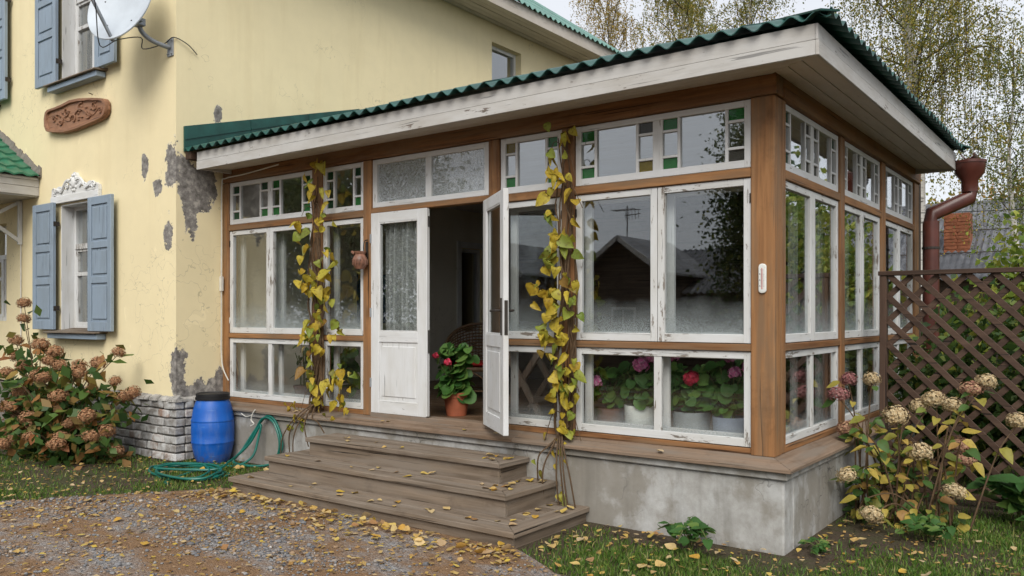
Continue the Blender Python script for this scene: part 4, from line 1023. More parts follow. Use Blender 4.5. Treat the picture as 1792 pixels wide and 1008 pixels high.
# ------------------------------------------------------------------ garden hose: ground coil, then up over the sill edge in a hanging loop
pts = []
for k in range(70):
    a = k*.42; r = .43+.05*math.sin(k*.9)+.03*math.sin(k*.37)
    pts.append((-5.92+r*1.0*math.cos(a)+.10*math.sin(k*.23), -.84+r*.56*math.sin(a)+.04*math.sin(k*.41), .016+.012*(k//15)+.006*math.sin(k*1.7)))
pts += [(-5.75, -.65, .05), (-5.80, -.42, .10)]
cxh, czh = -5.66, .32
for lp in range(2):
    o2 = .018*lp
    pts += [(cxh-.26-o2, -.20+.02*lp, .16), (cxh-.16, -.10, .36+o2), (cxh-.08, -.075+.02*lp, .50), (cxh+.03, -.072+.02*lp, .545+o2), (cxh+.15, -.068+.02*lp, .49+o2), (cxh+.23+o2, -.065+.02*lp, .34), (cxh+.235+o2, -.07+.02*lp, .20), (cxh+.16, -.10, .06), (cxh-.05, -.22, .03), (cxh-.28, -.28, .06)]
pts += [(cxh-.15, -.16, .26), (cxh-.04, -.10, .47), (cxh-.06, -.12, .30), (cxh-.08, -.18, .12), (cxh-.2, -.30, .025), (cxh-.42, -.45, .02), (-5.75, -1.15, .02), (-5.6, -1.25, .018)]
solo('garden_hose', MB().tube(smooth_path(pts, 5), .0125, 8), M['hose'], 'green rubber garden hose coiled beside the blue barrel and looped on the plinth', 'hose', smooth=True, loc=(-5.7, -.6, 0))
solo('twine', MB().tube(smooth_path([(-5.82, -.085, .62), (-5.86, -.09, .57), (-5.89, -.085, .50), (-5.85, -.08, .46), (-5.91, -.08, .43)], 5), .007, 5).tube(smooth_path([(-5.86, -.09, .56), (-5.98, -.085, .53), (-6.08, -.08, .56)], 5), .005, 5), M['cable'], 'frayed pale twine knotted on the sill edge above the hose', 'twine', smooth=True)

# ------------------------------------------------------------------ satellite dish
ds = thing('satellite_dish', 'grey satellite dish on a bent arm bolted near the house corner', 'satellite dish', (-6.80, YH, 4.7))
dc = Vector((-7.02, -.98, 5.13)); nv = Vector((.30, -.90, .30)).normalized()
q = nv.to_track_quat('Z', 'Y').to_matrix().to_4x4()
prof = [(.002+.43*i/12, .10*(i/12)**2-.10) for i in range(13)]
prof += [(.447, .004), (.452, -.004), (.447, -.016)]+[(.002+.43*i/12, .10*(i/12)**2-.112) for i in range(12, -1, -1)]
part('reflector', MB().lathe(prof, (0, 0, 0), 48).xf(Matrix.Translation(dc) @ q @ Matrix.Diagonal((.95, 1.08, 1, 1))), M['dishp'], ds, smooth=True)
low = dc+q.to_3x3() @ Vector((0, -.475, -.02)); lnb = dc+nv*.52+Vector((-.02, 0, -.10))
a_ = MB().bar(low-nv*.03, lnb, .026, .034); part('feed_arm', a_, M['metal'], ds, bevel=.003)
hd = MB().tube([lnb+Vector((.0, -.02, .0)), lnb-nv*.13], .032, 12).tube([lnb-nv*.12, lnb-nv*.16], .05, 14).box(lnb.x-.035, lnb.x+.035, lnb.y-.05, lnb.y+.03, lnb.z+.0, lnb.z+.12)
part('receiver_head', hd, M['black'], ds, smooth=True)
back = dc-nv*.12
pole = [Vector((-6.80, YH-.02, 4.70)), Vector((-6.80, YH-.10, 4.70)), Vector((-6.83, YH-.25, 4.745)), Vector((-6.87, YH-.33, 4.85)), Vector((-6.88, YH-.34, 5.06))]
part('mast_arm', MB().tube(smooth_path(pole, 6), .026, 12), M['metal'], ds, smooth=True)
part('clamp', MB().bar(pole[-1]+Vector((0, 0, -.10)), back+Vector((0, .06, -.04)), .07, .07).box(-6.93, -6.80, YH-.40, YH-.30, 4.86, 4.94).tube([(-6.86, -.92, 4.87), (-6.74, -.95, 4.85)], .012, 6).tube([(-6.86, -.86, 4.90), (-6.73, -.88, 4.88)], .010, 6), M['metal'], ds, bevel=.004)
pm = MB().box(-6.86, -6.74, YH-.014, YH-.001, 4.60, 4.80)
for xx in (-6.84, -6.76):
    for zz in (4.625, 4.775): pm.tube([(xx, YH-.014, zz), (xx, YH-.03, zz)], .010, 6)
part('wall_plate', pm, M['metal'], ds, bevel=.003)
bolts = MB()
for k in range(5):
    v = dc+q.to_3x3() @ Vector((.28*math.cos(k*1.25+.4), .3*math.sin(k*1.25+.4), -.055)); bolts.ball(v, .009, .009, .009, 8, 4)
part('bolt', bolts, M['iron'], ds)
part('cable', MB().tube(smooth_path([lnb-nv*.02, lnb+Vector((.06, .1, -.22)), low+Vector((-.12, -.06, -.06)), low+Vector((.05, .05, -.0)), back+Vector((.1, .1, -.32)), Vector((-6.86, -.80, 4.62)), Vector((-6.84, YH-.06, 4.74)), Vector((-6.70, YH-.03, 4.79)), Vector((-6.66, YH+.12, 4.74)), Vector((-6.68, YH+.25, 4.66))], 5), .006, 5), M['blackwire'], ds, smooth=True)

# ------------------------------------------------------------------ carved plaque
plq = thing('carved_plaque', 'carved brown wooden plaque with scroll relief hung on the yellow wall', 'plaque', (-8.95, YH, 4.05))
PO = [(-9.74, 4.386), (-9.679, 4.415), (-9.45, 4.416), (-9.278, 4.425), (-9.046, 4.448), (-8.819, 4.435), (-8.526, 4.395), (-8.25, 4.345), (-8.17, 4.325), (-8.125, 4.285), (-8.115, 4.19), (-8.15, 4.13), (-8.20, 4.10), (-8.348, 4.078), (-8.672, 4.055), (-8.969, 4.040), (-9.239, 4.045), (-9.55, 4.09), (-9.71, 4.125), (-9.765, 4.20), (-9.77, 4.30)]
pcx, pcz = -8.95, 4.24
fn = lambda a, b, t_: (a, t_, b)
part('board', MB().prism(PO, fn, YH-.055, YH-.012), M['carved'], plq, bevel=.008)
inner = [(pcx+(a-pcx)*.925, pcz+(b-pcz)*.80) for a, b in PO]
rim = MB(); n_ = len(PO); k = len(rim.v)
for (a, b), (c, d_) in zip(PO, inner):
    rim.v += [(a, YH-.055, b), (pcx+(a-pcx)*.985, YH-.083, pcz+(b-pcz)*.96), (c, YH-.083, d_), (c+(pcx-c)*.015, YH-.0555, d_+(pcz-d_)*.04)]
for i in range(n_):
    j = (i+1) % n_
    for e in range(3): rim.f.append((k+4*i+e, k+4*j+e, k+4*j+e+1, k+4*i+e+1))
part('rim', rim, M['carved'], plq, smooth=True)
rel = MB()
def swirl(cx_, cz_, r0, turns, dirn, a0, rad=.013):
    N_ = 30; rel.tube([(cx_+r0*(1-.85*i/N_)*math.cos(a0+dirn*turns*2*PI*i/N_), YH-.060, cz_+r0*.8*(1-.85*i/N_)*math.sin(a0+dirn*turns*2*PI*i/N_)) for i in range(N_)], [rad*(1.1-.6*i/N_) for i in range(N_)], 6)
rel.tube([(-9.55+1.2*i/30, YH-.058, 4.24-.03*(i/30-.5)+.06*math.sin(i*.42)) for i in range(31)], [.012+.006*math.sin(i*.4) for i in range(31)], 6)
for args in ((-9.5, 4.26, .07, 1.2, 1, 0), (-9.33, 4.20, .07, 1.1, -1, 1), (-9.15, 4.30, .075, 1.3, 1, 2), (-8.98, 4.19, .08, 1.2, -1, 3), (-8.78, 4.31, .08, 1.2, 1, 1), (-8.60, 4.20, .075, 1.3, -1, 0), (-8.43, 4.27, .07, 1.1, 1, 2), (-8.29, 4.20, .05, 1.0, -1, 1)): swirl(*args)
for k in range(24): rel.ball((-9.5+1.2*random.random(), YH-.057, 4.15+.17*random.random()), .035, .014, .014, 7, 4)
part('relief', rel, M['carved'], plq, smooth=True)
part('nail', MB().tube([(-8.60, YH-.002, 4.46), (-8.60, YH-.05, 4.47)], .006, 6), M['iron'], plq)

# ------------------------------------------------------------------ white cable down the corner
solo('wall_cable', MB().tube(smooth_path([(-5.6, .06, 3.325), (-6.2, .05, 3.28), (-6.58, .06, 3.27), (-6.66, .06, 3.20), (-6.665, .06, 2.6), (-6.67, .06, 2.0), (-6.67, .06, 1.5), (-6.665, .055, 1.25), (-6.61, .04, 1.05), (-6.53, .06, .90)], 6), .0075, 6).box(-6.69, -6.65, .045, .075, 1.95, 2.12), M['cable'], 'thin white cable running down between yellow wall and veranda post', 'cable', smooth=True)

# ------------------------------------------------------------------ clay jug hanging by the door, thermometer
jug = thing('clay_jug', 'small glazed clay jug hung on the post left of the door', 'jug', (-4.25, .03, 2.12))
part('body', MB().lathe([(.002, 2.125), (.045, 2.125), (.062, 2.15), (.075, 2.19), (.074, 2.225), (.058, 2.255), (.048, 2.27), (.062, 2.292), (.064, 2.30), (.054, 2.298), (.042, 2.272), (.05, 2.25), (.002, 2.2)], (-4.255, .02, 0), 18), M['clay'], jug, smooth=True)
part('spout', MB().tube([(-4.31, .0, 2.28), (-4.345, -.01, 2.30)], [.02, .012], 8), M['clay'], jug, smooth=True)
mb = MB()
for k in range(14): mb.tube([(-4.255+.073*math.cos(k*.449), .02+.073*math.sin(k*.449), 2.165), (-4.255+.076*math.cos(k*.449+.2), .02+.076*math.sin(k*.449+.2), 2.215)], .005, 5)
part('ridge', mb, M['potbrown'], jug)
part('hook', MB().tube(smooth_path([(-4.235, .098, 2.42), (-4.235, .06, 2.40), (-4.235, .05, 2.32), (-4.24, .085, 2.2)], 4), .006, 6).box(-4.25, -4.22, .088, .099, 2.17, 2.40), M['iron'], jug)
th = thing('thermometer', 'white outdoor thermometer with red column screwed to the corner post', 'thermometer', (-.183, .095, 1.82))
def rrect(x0, x1, z0, z1, r, n_=5):
    P = []
    for cx_, cz_, a0 in ((x1-r, z1-r, 0), (x0+r, z1-r, PI/2), (x0+r, z0+r, PI), (x1-r, z0+r, 1.5*PI)):
        P += [(cx_+r*math.cos(a0+PI/2*i/n_), cz_+r*math.sin(a0+PI/2*i/n_)) for i in range(n_+1)]
    return P
part('case', MB().prism(rrect(-.211, -.155, 1.816, 2.026, .024), fn, .082, .0995), M['thermo'], th, bevel=.004)
part('scale_plate', MB().prism(rrect(-.204, -.162, 1.828, 2.014, .018), fn, .0805, .0815), M['thermo'], th)
tk = MB()
for i in range(15):
    z = 1.865+.0085*i; lw = .011 if i % 5 == 0 else .006
    tk.box(-.183-.005-lw, -.183-.005, .0795, .0803, z-.0008, z+.0008).box(-.183+.005, -.183+.005+lw, .0795, .0803, z-.0008, z+.0008)
for zz in (1.868, 1.910, 1.953): tk.box(-.203, -.197, .0795, .0803, zz-.004, zz+.004)
part('scale_marks', tk, M['greyink'], th)
part('tube', MB().tube([(-.183, .078, 1.85), (-.183, .078, 1.995)], .0022, 6).ball((-.183, .078, 1.85), .004, .004, .004, 8, 5), M['redink'], th)

# ------------------------------------------------------------------ curtains
def curtain(name, label, fnc, a0, a1, z0, z1, mat, folds=9, amp=.015, group=None):
    mb = MB(); N_ = folds*8
    for i in range(N_+1):
        a = a0+(a1-a0)*i/N_; dd = amp*math.sin(2*PI*folds*i/N_)+amp*.5*math.sin(i*.37)
        mb.v += [fnc(a, dd*1.15, z0), fnc(a, dd, (z0+z1)/2), fnc(a, dd*.7, z1)]
    for i in range(N_):
        for e in range(2): mb.f.append((3*i+e, 3*i+3+e, 3*i+4+e, 3*i+1+e))
    return solo(name, mb, mat, label, 'curtain', group, smooth=True, fix=False)
curtain('lace_curtain', 'white lace curtain behind the glass of the closed door leaf', lambda a, dd, z: (a, .185+dd, z), -4.06, -3.54, 1.48, 2.6, M['lace'], 6, .03)
yy_ = [('first', .86, 1.05), ('second', 1.5, 1.74), ('third', 2.35, 2.58), ('fourth', 2.98, 3.2), ('fifth', 3.9, 4.1), ('sixth', 4.5, 4.75)]
for k, (nm, a, b) in enumerate(yy_):
    curtain('sheer_curtain', nm+' grey sheer curtain from the corner post behind the side windows', lambda a_, dd, z: (-.24+dd, a_, z), a, b, .72, 2.66, M['sheer'], 4, .014, 'sheer curtains of the side windows')

# ------------------------------------------------------------------ plants in pots
HEAD_F = {}
def floret_head(name, mat, n_=120, flat=.8, fs=.2, seed=0, petals=4):
    g = np.random.default_rng(seed); V = []
    for i in range(n_):
        zc = 1-1.75*(i+.5)/n_; ph = i*2.39996+g.uniform(-.2, .2); rr = math.sqrt(max(0, 1-zc*zc))
        nrm = Vector((rr*math.cos(ph), rr*math.sin(ph), zc)); p = Vector((nrm.x, nrm.y, nrm.z*flat))*g.uniform(.66, 1.12)
        tx = nrm.orthogonal().normalized(); ty = nrm.cross(tx); a0 = g.uniform(0, PI); s_ = fs*g.uniform(.75, 1.2); cup = g.uniform(-.1, .35)
        for k in range(petals):
            a = a0+2*PI*k/petals; dv = tx*math.cos(a)+ty*math.sin(a); sv = nrm.cross(dv)
            V += [p, p+dv*s_*.55+sv*s_*.42+nrm*s_*cup*.4, p+dv*s_+nrm*s_*cup, p+dv*s_*.55-sv*s_*.42+nrm*s_*cup*.4]
    return mesh_np(name, np.array([tuple(v) for v in V]), 4, mat)
LM = {}
LM['heart'] = [leaf_mesh('leaf', HEART, M['vine_leaf'], f, d_) for f, d_ in ((.10, .12), (.26, .30), (.05, .45), (.40, .1), (-.12, .35), (.3, .7))]
LM['hyd'] = [leaf_mesh('leaf', OVATE, M['hyd_leaf'], f, d_) for f, d_ in ((.12, .18), (.2, .3), (.06, .1))]
LM['hydr'] = [leaf_mesh('leaf', OVATE, M['hydr_leaf'], f, d_) for f, d_ in ((.12, .2), (.25, .35), (.05, .1))]
LM['ger'] = [leaf_mesh('leaf', ROUNDL, M['ger_leaf'], f, d_) for f, d_ in ((.12, .15), (.2, .28), (.04, .2))]
LM['herb'] = [leaf_mesh('leaf', OVATE, M['herb_leaf'], f, d_) for f, d_ in ((.12, .2), (.2, .3))]
LM['fall'] = [leaf_mesh('fallen_leaf', OL_, M['fallen'], f, d_) for OL_ in ([(.012, 0), (.26, .12), (.37, .36), (.31, .62), (.15, .85), (.008, 1.0)],) for f, d_ in ((.10, .05), (.18, -.2), (.05, .15), (.2, .1))]
def pot(root, c, r0, r1, h, mat, rim=True):
    x, y, z = c
    pr = [(.002, 0), (r0, 0), (r0+(r1-r0)*.8, h*.8)]
    pr += [(r1*1.02, h*.8), (r1*1.06, h), (r1*.95, h), (r1*.9, h*.86), (.002, h*.86)] if rim else [(r1, h), (r1*.94, h), (r1*.92, h*.9), (.002, h*.9)]
    part('pot', MB().lathe([(a, b+z) for a, b in pr], (x, y, 0), 26), mat, root, smooth=True)
    part('soil', MB().lathe([(.002, z+h*.90), (r1*.91, z+h*.885)], (x, y, 0), 20), M['potsoil'], root)
def potted(name, label, c, r0, r1, h, pmat, height, spread, nleaf, lsize, lm, flowers, fmat, fsize, rim=True, seed=0, cat='potted plant', group=None, upright=.4):
    random.seed(seed); root = thing(name, label, cat, c, group); x, y, z = c; pot(root, c, r0, r1, h, pmat, rim)
    stems = MB(); top = z+h*.88; paths = []
    for k in range(9):
        a = k*2.4; rr = spread*random.uniform(.25, .8)
        P = smooth_path([(x+.03*math.cos(a), y+.03*math.sin(a), top), (x+rr*.5*math.cos(a), y+rr*.5*math.sin(a), top+height*.5), (x+rr*math.cos(a), y+rr*math.sin(a), top+height*random.uniform(.7, .95))], 5)
        paths.append(P); stems.tube(P, .006, 5)
    part('stem', stems, M['greenstem'], root, smooth=True)
    for i in range(nleaf):
        P = random.choice(paths); b = P[random.randrange(2, len(P))]; a = random.uniform(0, 2*PI); u = random.uniform(.2, 1)
        p = Vector((x+(b.x-x)*u+random.uniform(-.4, .4)*spread, y+(b.y-y)*u+random.uniform(-.4, .4)*spread, top+height*random.uniform(.02 if name != 'geranium' else .16, 1.0)))
        dv = Vector((p.x-x, p.y-y, 0)); dv = (dv.normalized() if dv.length > .01 else Vector((0, -1, 0)))+rv(.6)+Vector((0, -.2, -upright*.7))
        p.y = max(p.y, .37)
        if p.y < .48: dv.y = max(dv.y, -.25)
        inst('leaf', random.choice(lm), basis(p, dv, Vector((p.x-x, p.y-y-.35, .12+upright))+rv(.25), lsize*random.uniform(.65, 1.2)), root)
    for (fx, fy, fz) in flowers:
        part('flower_stalk', MB().tube([(x+(fx-x)*.4, y+(fy-y)*.4, top+.4*(fz-top)), (fx, fy, fz)], .004, 5), M['greenstem'], root)
        me = HEAD_F.setdefault(fmat, [floret_head('flower_head', M[fmat], 46, .85, .42, s_, 5) for s_ in range(2)])
        inst('flower_head', random.choice(me), Matrix.Translation((fx, fy, fz)) @ Matrix.Scale(fsize*random.uniform(.85, 1.15), 4), root)
potted('geranium', 'geranium in a white pot with pink blooms behind the large lower window', (-1.38, .52, .657), .12, .14, .25, M['potwhite'], .36, .27, 120, .088, LM['ger'], [(-1.33, .42, 1.25), (-1.27, .50, 1.31), (-1.10, .55, 1.33)], 'pinkflower', .056, False, 1, group='geraniums on the veranda floor')
potted('geranium', 'geranium with one magenta bloom beside the right vine, in a low brown pot', (-1.72, .6, .657), .10, .13, .20, M['potbrown'], .36, .22, 85, .085, LM['ger'], [(-1.77, .44, 1.09)], 'pinkflower', .055, False, 2, group='geraniums on the veranda floor')
potted('geranium', 'geranium in a dark grey pot with a red bloom behind the lower window', (-.93, .54, .657), .13, .155, .23, M['potgrey'], .40, .25, 120, .088, LM['ger'], [(-.86, .38, 1.16)], 'redflower', .062, False, 3, group='geraniums on the veranda floor')
potted('geranium', 'geranium in a blue-grey pot with pink blooms next to the corner post', (-.60, .52, .657), .115, .135, .21, M['potblue'], .44, .25, 125, .088, LM['ger'], [(-.52, .42, 1.22), (-.42, .45, 1.27), (-.34, .75, 1.13), (-.62, .6, 1.33)], 'pinkflower', .056, False, 4, group='geraniums on the veranda floor')
potted('flowering_houseplant', 'leafy plant with red flowers in a terracotta pot inside the open door', (-3.50, .62, .657), .10, .135, .235, M['terracotta'], .48, .23, 120, .125, LM['ger'], [(-3.44, .42, 1.20), (-3.60, .42, 1.26)], 'redflower', .038, True, 5)
potted('houseplant', 'green houseplant behind the lower left window next to the vine', (-5.25, .62, .657), .12, .15, .2, M['potbrown'], .55, .24, 46, .16, LM['ger'], [(-5.2, .45, 1.0)], 'redflower', .05, True, 6)
potted('houseplant', 'thin trailing green houseplant behind the leftmost lower pane', (-6.1, .8, .657), .09, .11, .16, M['potbrown'], .5, .2, 16, .13, LM['herb'], [], 'redflower', .05, True, 8, upright=.1)
potted('houseplant', 'dark leafy houseplant behind the lower pane left of the door', (-4.55, .7, .657), .12, .15, .2, M['potgrey'], .6, .22, 50, .13, LM['herb'], [], 'redflower', .05, True, 7)
random.seed(21)

# ------------------------------------------------------------------ wicker chair
ch = thing('wicker_chair', 'rounded brown wicker armchair with red cushion inside the veranda', 'chair', (-4.35, 1.95, .657))
cx_, cy_, z0 = -4.35, 1.95, .657; R0 = .33
def rim_pt(a, h): return (cx_+R0*math.cos(a)*(1+.12*h), cy_+R0*.95*math.sin(a)*(1+.12*h), z0+.40+h*.5)
back_c = R(120)
mb = MB(); A0, A1 = back_c-R(118), back_c+R(118)
def hh(a): return .35+.65*math.cos((a-back_c)*.62)**2
for i in range(37):
    a = A0+(A1-A0)*i/36; mb.tube([rim_pt(a, 0), rim_pt(a, hh(a)*.5), rim_pt(a, hh(a))], .005, 4)
for j in range(14):
    f_ = j/13; mb.tube([rim_pt(A0+(A1-A0)*i/36, hh(A0+(A1-A0)*i/36)*f_+(.008 if (i+j) % 2 else -.008)) for i in range(37)], .008, 4)
part('backrest', mb, M['wicker'], ch)
part('rim', MB().tube([rim_pt(A0, 0)]+[rim_pt(A0+(A1-A0)*i/36, hh(A0+(A1-A0)*i/36)) for i in range(37)]+[rim_pt(A1, 0)], .018, 8), M['wicker'], ch, smooth=True)
part('seat', MB().lathe([(.002, z0+.40), (R0, z0+.40), (R0+.015, z0+.375), (R0, z0+.35), (.002, z0+.35)], (cx_, cy_, 0), 24), M['wicker'], ch, smooth=True)
part('cushion', MB().lathe([(.002, z0+.402), (.26, z0+.402), (.29, z0+.425), (.27, z0+.455), (.15, z0+.465), (.002, z0+.465)], (cx_, cy_, 0), 24), M['cushion'], ch, smooth=True)
for k in range(4):
    a = back_c+R(45+90*k); part('leg', MB().tube([(cx_+R0*.9*math.cos(a), cy_+R0*.9*math.sin(a), z0+.36), (cx_+R0*1.02*math.cos(a), cy_+R0*1.02*math.sin(a), z0+.002)], .017, 8), M['wicker'], ch, smooth=True)
    b = a+R(90); part('brace', MB().tube([(cx_+R0*math.cos(a+(b-a)*i/10), cy_+R0*math.sin(a+(b-a)*i/10), z0+.14+.2*math.sin(PI*i/10)) for i in range(11)], .009, 6), M['wicker'], ch, smooth=True)
    part('stretcher', MB().tube([(cx_+R0*math.cos(a), cy_+R0*math.sin(a), z0+.12), (cx_+R0*math.cos(b), cy_+R0*math.sin(b), z0+.12)], .009, 6), M['wicker'], ch, smooth=True)
# ------------------------------------------------------------------ folding table
tb = thing('folding_table', 'old folding wooden table with crossed legs behind the open door leaf', 'table', (-2.75, .95, .657))
for k in range(4): part('top_board', MB().box(-3.10, -2.40, .64+.155*k, .79+.155*k, 1.50, 1.525), M['sillwx'], tb, bevel=.003)
for yy in (.70, 1.16):
    part('leg', MB().bar((-3.06, yy, 1.49), (-2.50, yy, .667), .035, .06), M['sillwz'], tb, bevel=.003)
    part('leg', MB().bar((-2.44, yy+.042, 1.49), (-3.04, yy+.042, .667), .035, .06), M['sillwz'], tb, bevel=.003)
part('stretcher', MB().tube([(-3.03, .66, .70), (-3.03, 1.25, .70)], .02, 8), M['sillwy'], tb)
part('stretcher', MB().bar((-2.60, .66, .86), (-2.60, 1.22, .86), .03, .05), M['sillwy'], tb)
tag(part('blue_wall_hanging', MB().box(XH+.022, XH+.04, 2.2, 3.0, 1.55, 2.25), M['bluecloth'], None), 'blue cloth hanging on the inner wall behind the left windows', 'wall hanging')

# ------------------------------------------------------------------ climbing vines
def vine(label, xp, leaves, seed, foot, spread):
    random.seed(seed); root = thing('climbing_vine', label, 'vine', (xp, .05, .6), 'vines on the veranda posts')
    sm = MB(); paths = []
    for k in range(11):
        P = []; ph = random.uniform(0, 6); x0_ = xp+random.uniform(-.05, .05)
        for i in range(24):
            z = .62+2.62*i/23
            P.append((x0_+.06*math.sin(z*2.3+ph)+random.uniform(-.012, .012), .065-.022*math.cos(z*3.1+ph)-random.uniform(0, .02), z))
        top_i = random.randrange(16, 24); P = smooth_path(P[:top_i], 3); paths.append(P)
        sm.tube(P, [.012*(1-.6*i/len(P)) for i in range(len(P))], 6)
    for (fx, fy, fz) in foot:
        sm.tube(smooth_path([(xp+random.uniform(-.05, .05), .04, .75), (xp+(fx-xp)*.35, -.09, .60), (xp+(fx-xp)*.8, fy*.8-.06, .35+fz*.5), (fx, fy, fz)], 6), .007, 5)
    for k in range(9):                      # side twigs
        z = random.uniform(.8, 3.1); s_ = random.choice((-1, 1)); P = smooth_path([(xp, .04, z), (xp+s_*.08, -.0, z+.05), (xp+s_*random.uniform(.12, .22), -.02, z-random.uniform(.05, .3))], 4); sm.tube(P, .0035, 4)
    part('stem', sm, M['stem'], root, smooth=True)
    for (lx, lz, s_) in leaves:
        p = Vector((lx, random.uniform(-.09, .03), lz))
        inst('leaf', random.choice(LM['heart']), basis(p, Vector((random.uniform(-.9, .9), random.uniform(-.7, .2), -1+random.uniform(0, .6))), Vector((random.uniform(-.9, 1.2), -1.0, random.uniform(-.4, 1.3))), (s_*random.uniform(.34, .85)*random.uniform(.8, 1.15), s_*random.uniform(.36, .88), s_*.7)), root)
random.seed(5)
def leaves_for(xp, bands):
    out_ = []
    for (z0, z1, n_, xa, xb, s0, s1) in bands:
        for _ in range(int(n_*1.5)): out_.append((xp+random.uniform(xa, xb), random.uniform(z0, z1), random.uniform(s0, s1)))
    return out_
lv = leaves_for(-4.86, [(3.0, 3.3, 5, -.15, .12, .13, .18), (2.6, 3.0, 6, -.12, .15, .12, .19), (2.1, 2.65, 15, -.3, .3, .12, .19), (1.6, 2.1, 19, -.28, .22, .12, .18), (1.2, 1.6, 20, -.25, .42, .12, .18), (.75, 1.2, 24, -.25, .5, .11, .17), (.62, .78, 9, -.55, .55, .08, .13), (.45, .62, 5, -.5, .1, .09, .13)])
vine('yellow-leaved climbing vine on the post left of the door, beside the jug', -4.97, lv, 3, [(-5.35, -.10, .02), (-5.1, -.12, .02), (-4.9, -.10, .3), (-4.65, -.10, .46), (-5.2, -.1, .15)], .3)
lv = leaves_for(-1.79, [(2.95, 3.25, 6, -.14, .08, .11, .15), (2.55, 2.95, 8, -.17, .1, .11, .15), (2.1, 2.55, 13, -.17, .07, .11, .16), (1.75, 2.1, 15, -.3, .12, .11, .17), (1.4, 1.75, 16, -.22, .14, .11, .17), (.95, 1.4, 19, -.2, .14, .1, .16), (.66, .95, 8, -.18, .1, .09, .14), (.35, .66, 6, -.28, .05, .07, .1), (.14, .3, 5, -.2, .1, .09, .13)])
vine('yellow-leaved climbing vine on the post right of the open door leaf', -1.83, lv, 4, [(-1.72, -.10, .01), (-1.66, -.14, .01), (-2.0, -.10, .30), (-1.9, -.16, .13), (-1.78, -.10, .01), (-1.62, -.09, .01)], .3)

# ------------------------------------------------------------------ shrubs with leaves and flower heads
def hydrangea(name, label, base, heads, lm, nleaf, lsize, mats, hsize, maxleaf=300, low=.1, seed=0, droop=.4, extra=()):
    random.seed(seed); root = thing(name, label, 'shrub', base); B0 = Vector(base); sm = MB(); paths = []
    for h in list(heads)+[(*e, None) for e in extra]:
        t_ = Vector(h[:3]); s0 = B0+Vector((random.uniform(-.3, .3), random.uniform(-.15, .15), 0)); s0.x += (t_.x-B0.x)*.35
        md = s0.lerp(t_, .55)+Vector((0, 0, .12)); P = smooth_path([s0, md, t_-Vector((0, 0, .02))], 7); paths.append(P)
        sm.tube(P, [.009*(1-.6*i/len(P)) for i in range(len(P))], 5)
    part('stem', sm, M['stem'], root, smooth=True)
    for h in heads:
        me = mats[h[3]]
        s_ = hsize*random.uniform(.8, 1.2)
        inst('flower_head', random.choice(me), Matrix.Translation(h[:3]) @ Matrix.Rotation(random.uniform(0, 6), 4, 'Z') @ Matrix.Rotation(random.uniform(-.4, .4), 4, 'X') @ Matrix.Diagonal((s_*random.uniform(.9, 1.2), s_, s_*random.uniform(.75, 1), 1)), root)
    for i in range(nleaf):
        P = random.choice(paths); k = random.randrange(int(len(P)*low), len(P)); b = P[k]
        a = random.uniform(0, 2*PI); p = b+Vector((math.cos(a), math.sin(a), 0))*random.uniform(0, .09)
        dv = Vector((math.cos(a), math.sin(a)-.25, random.uniform(-.6, .35)-droop*.4))
        inst('leaf', random.choice(lm), basis(p, dv, Vector((random.uniform(-.3, .5), random.uniform(-.9, .1), 1)), lsize*random.uniform(.6, 1.25)), root)
    return root
HM = {c: [floret_head('flower_head', M[m_], 260, .92, .17, s_) for s_ in range(3)] for c, m_ in (('r', 'rust'), ('c', 'cream'), ('p', 'pinkish'), ('m', 'maroon'), ('y', 'cream'))}
HL = [(-8.93, -1.17, 1.81), (-9.2, -1.06, 1.62), (-8.61, -1.12, 1.31), (-8.42, -1.04, 1.22), (-9.5, -1.03, 1.34), (-7.86, -1.23, 1.09), (-8.44, -1.25, 0.96), (-7.99, -0.96, 1.06), (-7.3, -0.85, 1.24), (-7.37, -0.85, 0.91), (-7.14, -0.85, 0.75), (-6.98, -0.85, 0.80), (-9.5, -1.0, 0.7), (-9.1, -1.08, 0.70), (-9.3, -1.12, 0.5), (-8.18, -1.2, 0.76), (-8.49, -1.04, 0.60), (-8.28, -1.02, 0.52), (-8.04, -1.07, 0.71), (-8.9, -1.25, 0.42), (-8.41, -1.27, 0.36), (-7.98, -1.5, 0.30), (-8.5, -1.45, 0.22), (-7.54, -1.37, 0.32), (-7.0, -1.30, 0.36), (-7.45, -1.45, 0.26), (-7.27, -1.0, 0.36), (-7.6, -1.25, 0.45), (-8.3, -1.65, 0.2), (-7.15, -.95, 0.14), (-9.0, -1.35, 0.26), (-9.7, -.95, 1.12), (-7.7, -1.11, 1.01), (-7.76, -0.85, 1.1), (-8.9, -1.2, 1.05), (-9.1, -1.3, .95), (-8.6, -1.35, .75), (-8.15, -1.45, .5), (-7.75, -1.3, .75), (-7.6, -1.0, .8), (-8.75, -1.4, .58), (-7.3, -1.2, .55), (-8.0, -1.35, .95), (-8.2, -1.2, 1.12)]
ex = [(random.uniform(-9.3, -7.2), random.uniform(-1.6, -.9), random.uniform(.12, .9)) for _ in range(30)]
hydrangea('hydrangea_bush', 'big hydrangea bush with rust-brown flower heads against the yellow house', (-8.3, -1.1, 0), [(*h, 'r') for h in HL], LM['hyd'], 300, .17, HM, .09, seed=9, extra=ex)
more = []
for _ in range(2600):
    h = random.choice(HL); t_ = random.random()
    more.append((-8.3+(h[0]+8.3)*(.25+.75*t_)+random.gauss(0, .13), -1.05+(h[1]+1.05)*t_+random.gauss(0, .10), max(.04, h[2]*t_+random.gauss(0, .10)-.06)))
hb_root = [o for o in bpy.data.objects if o.name == 'hydrangea_bush'][0]
V = leaf_cloud(np.array(more), .15, .3, .6, 3)-np.array(ORG[hb_root])
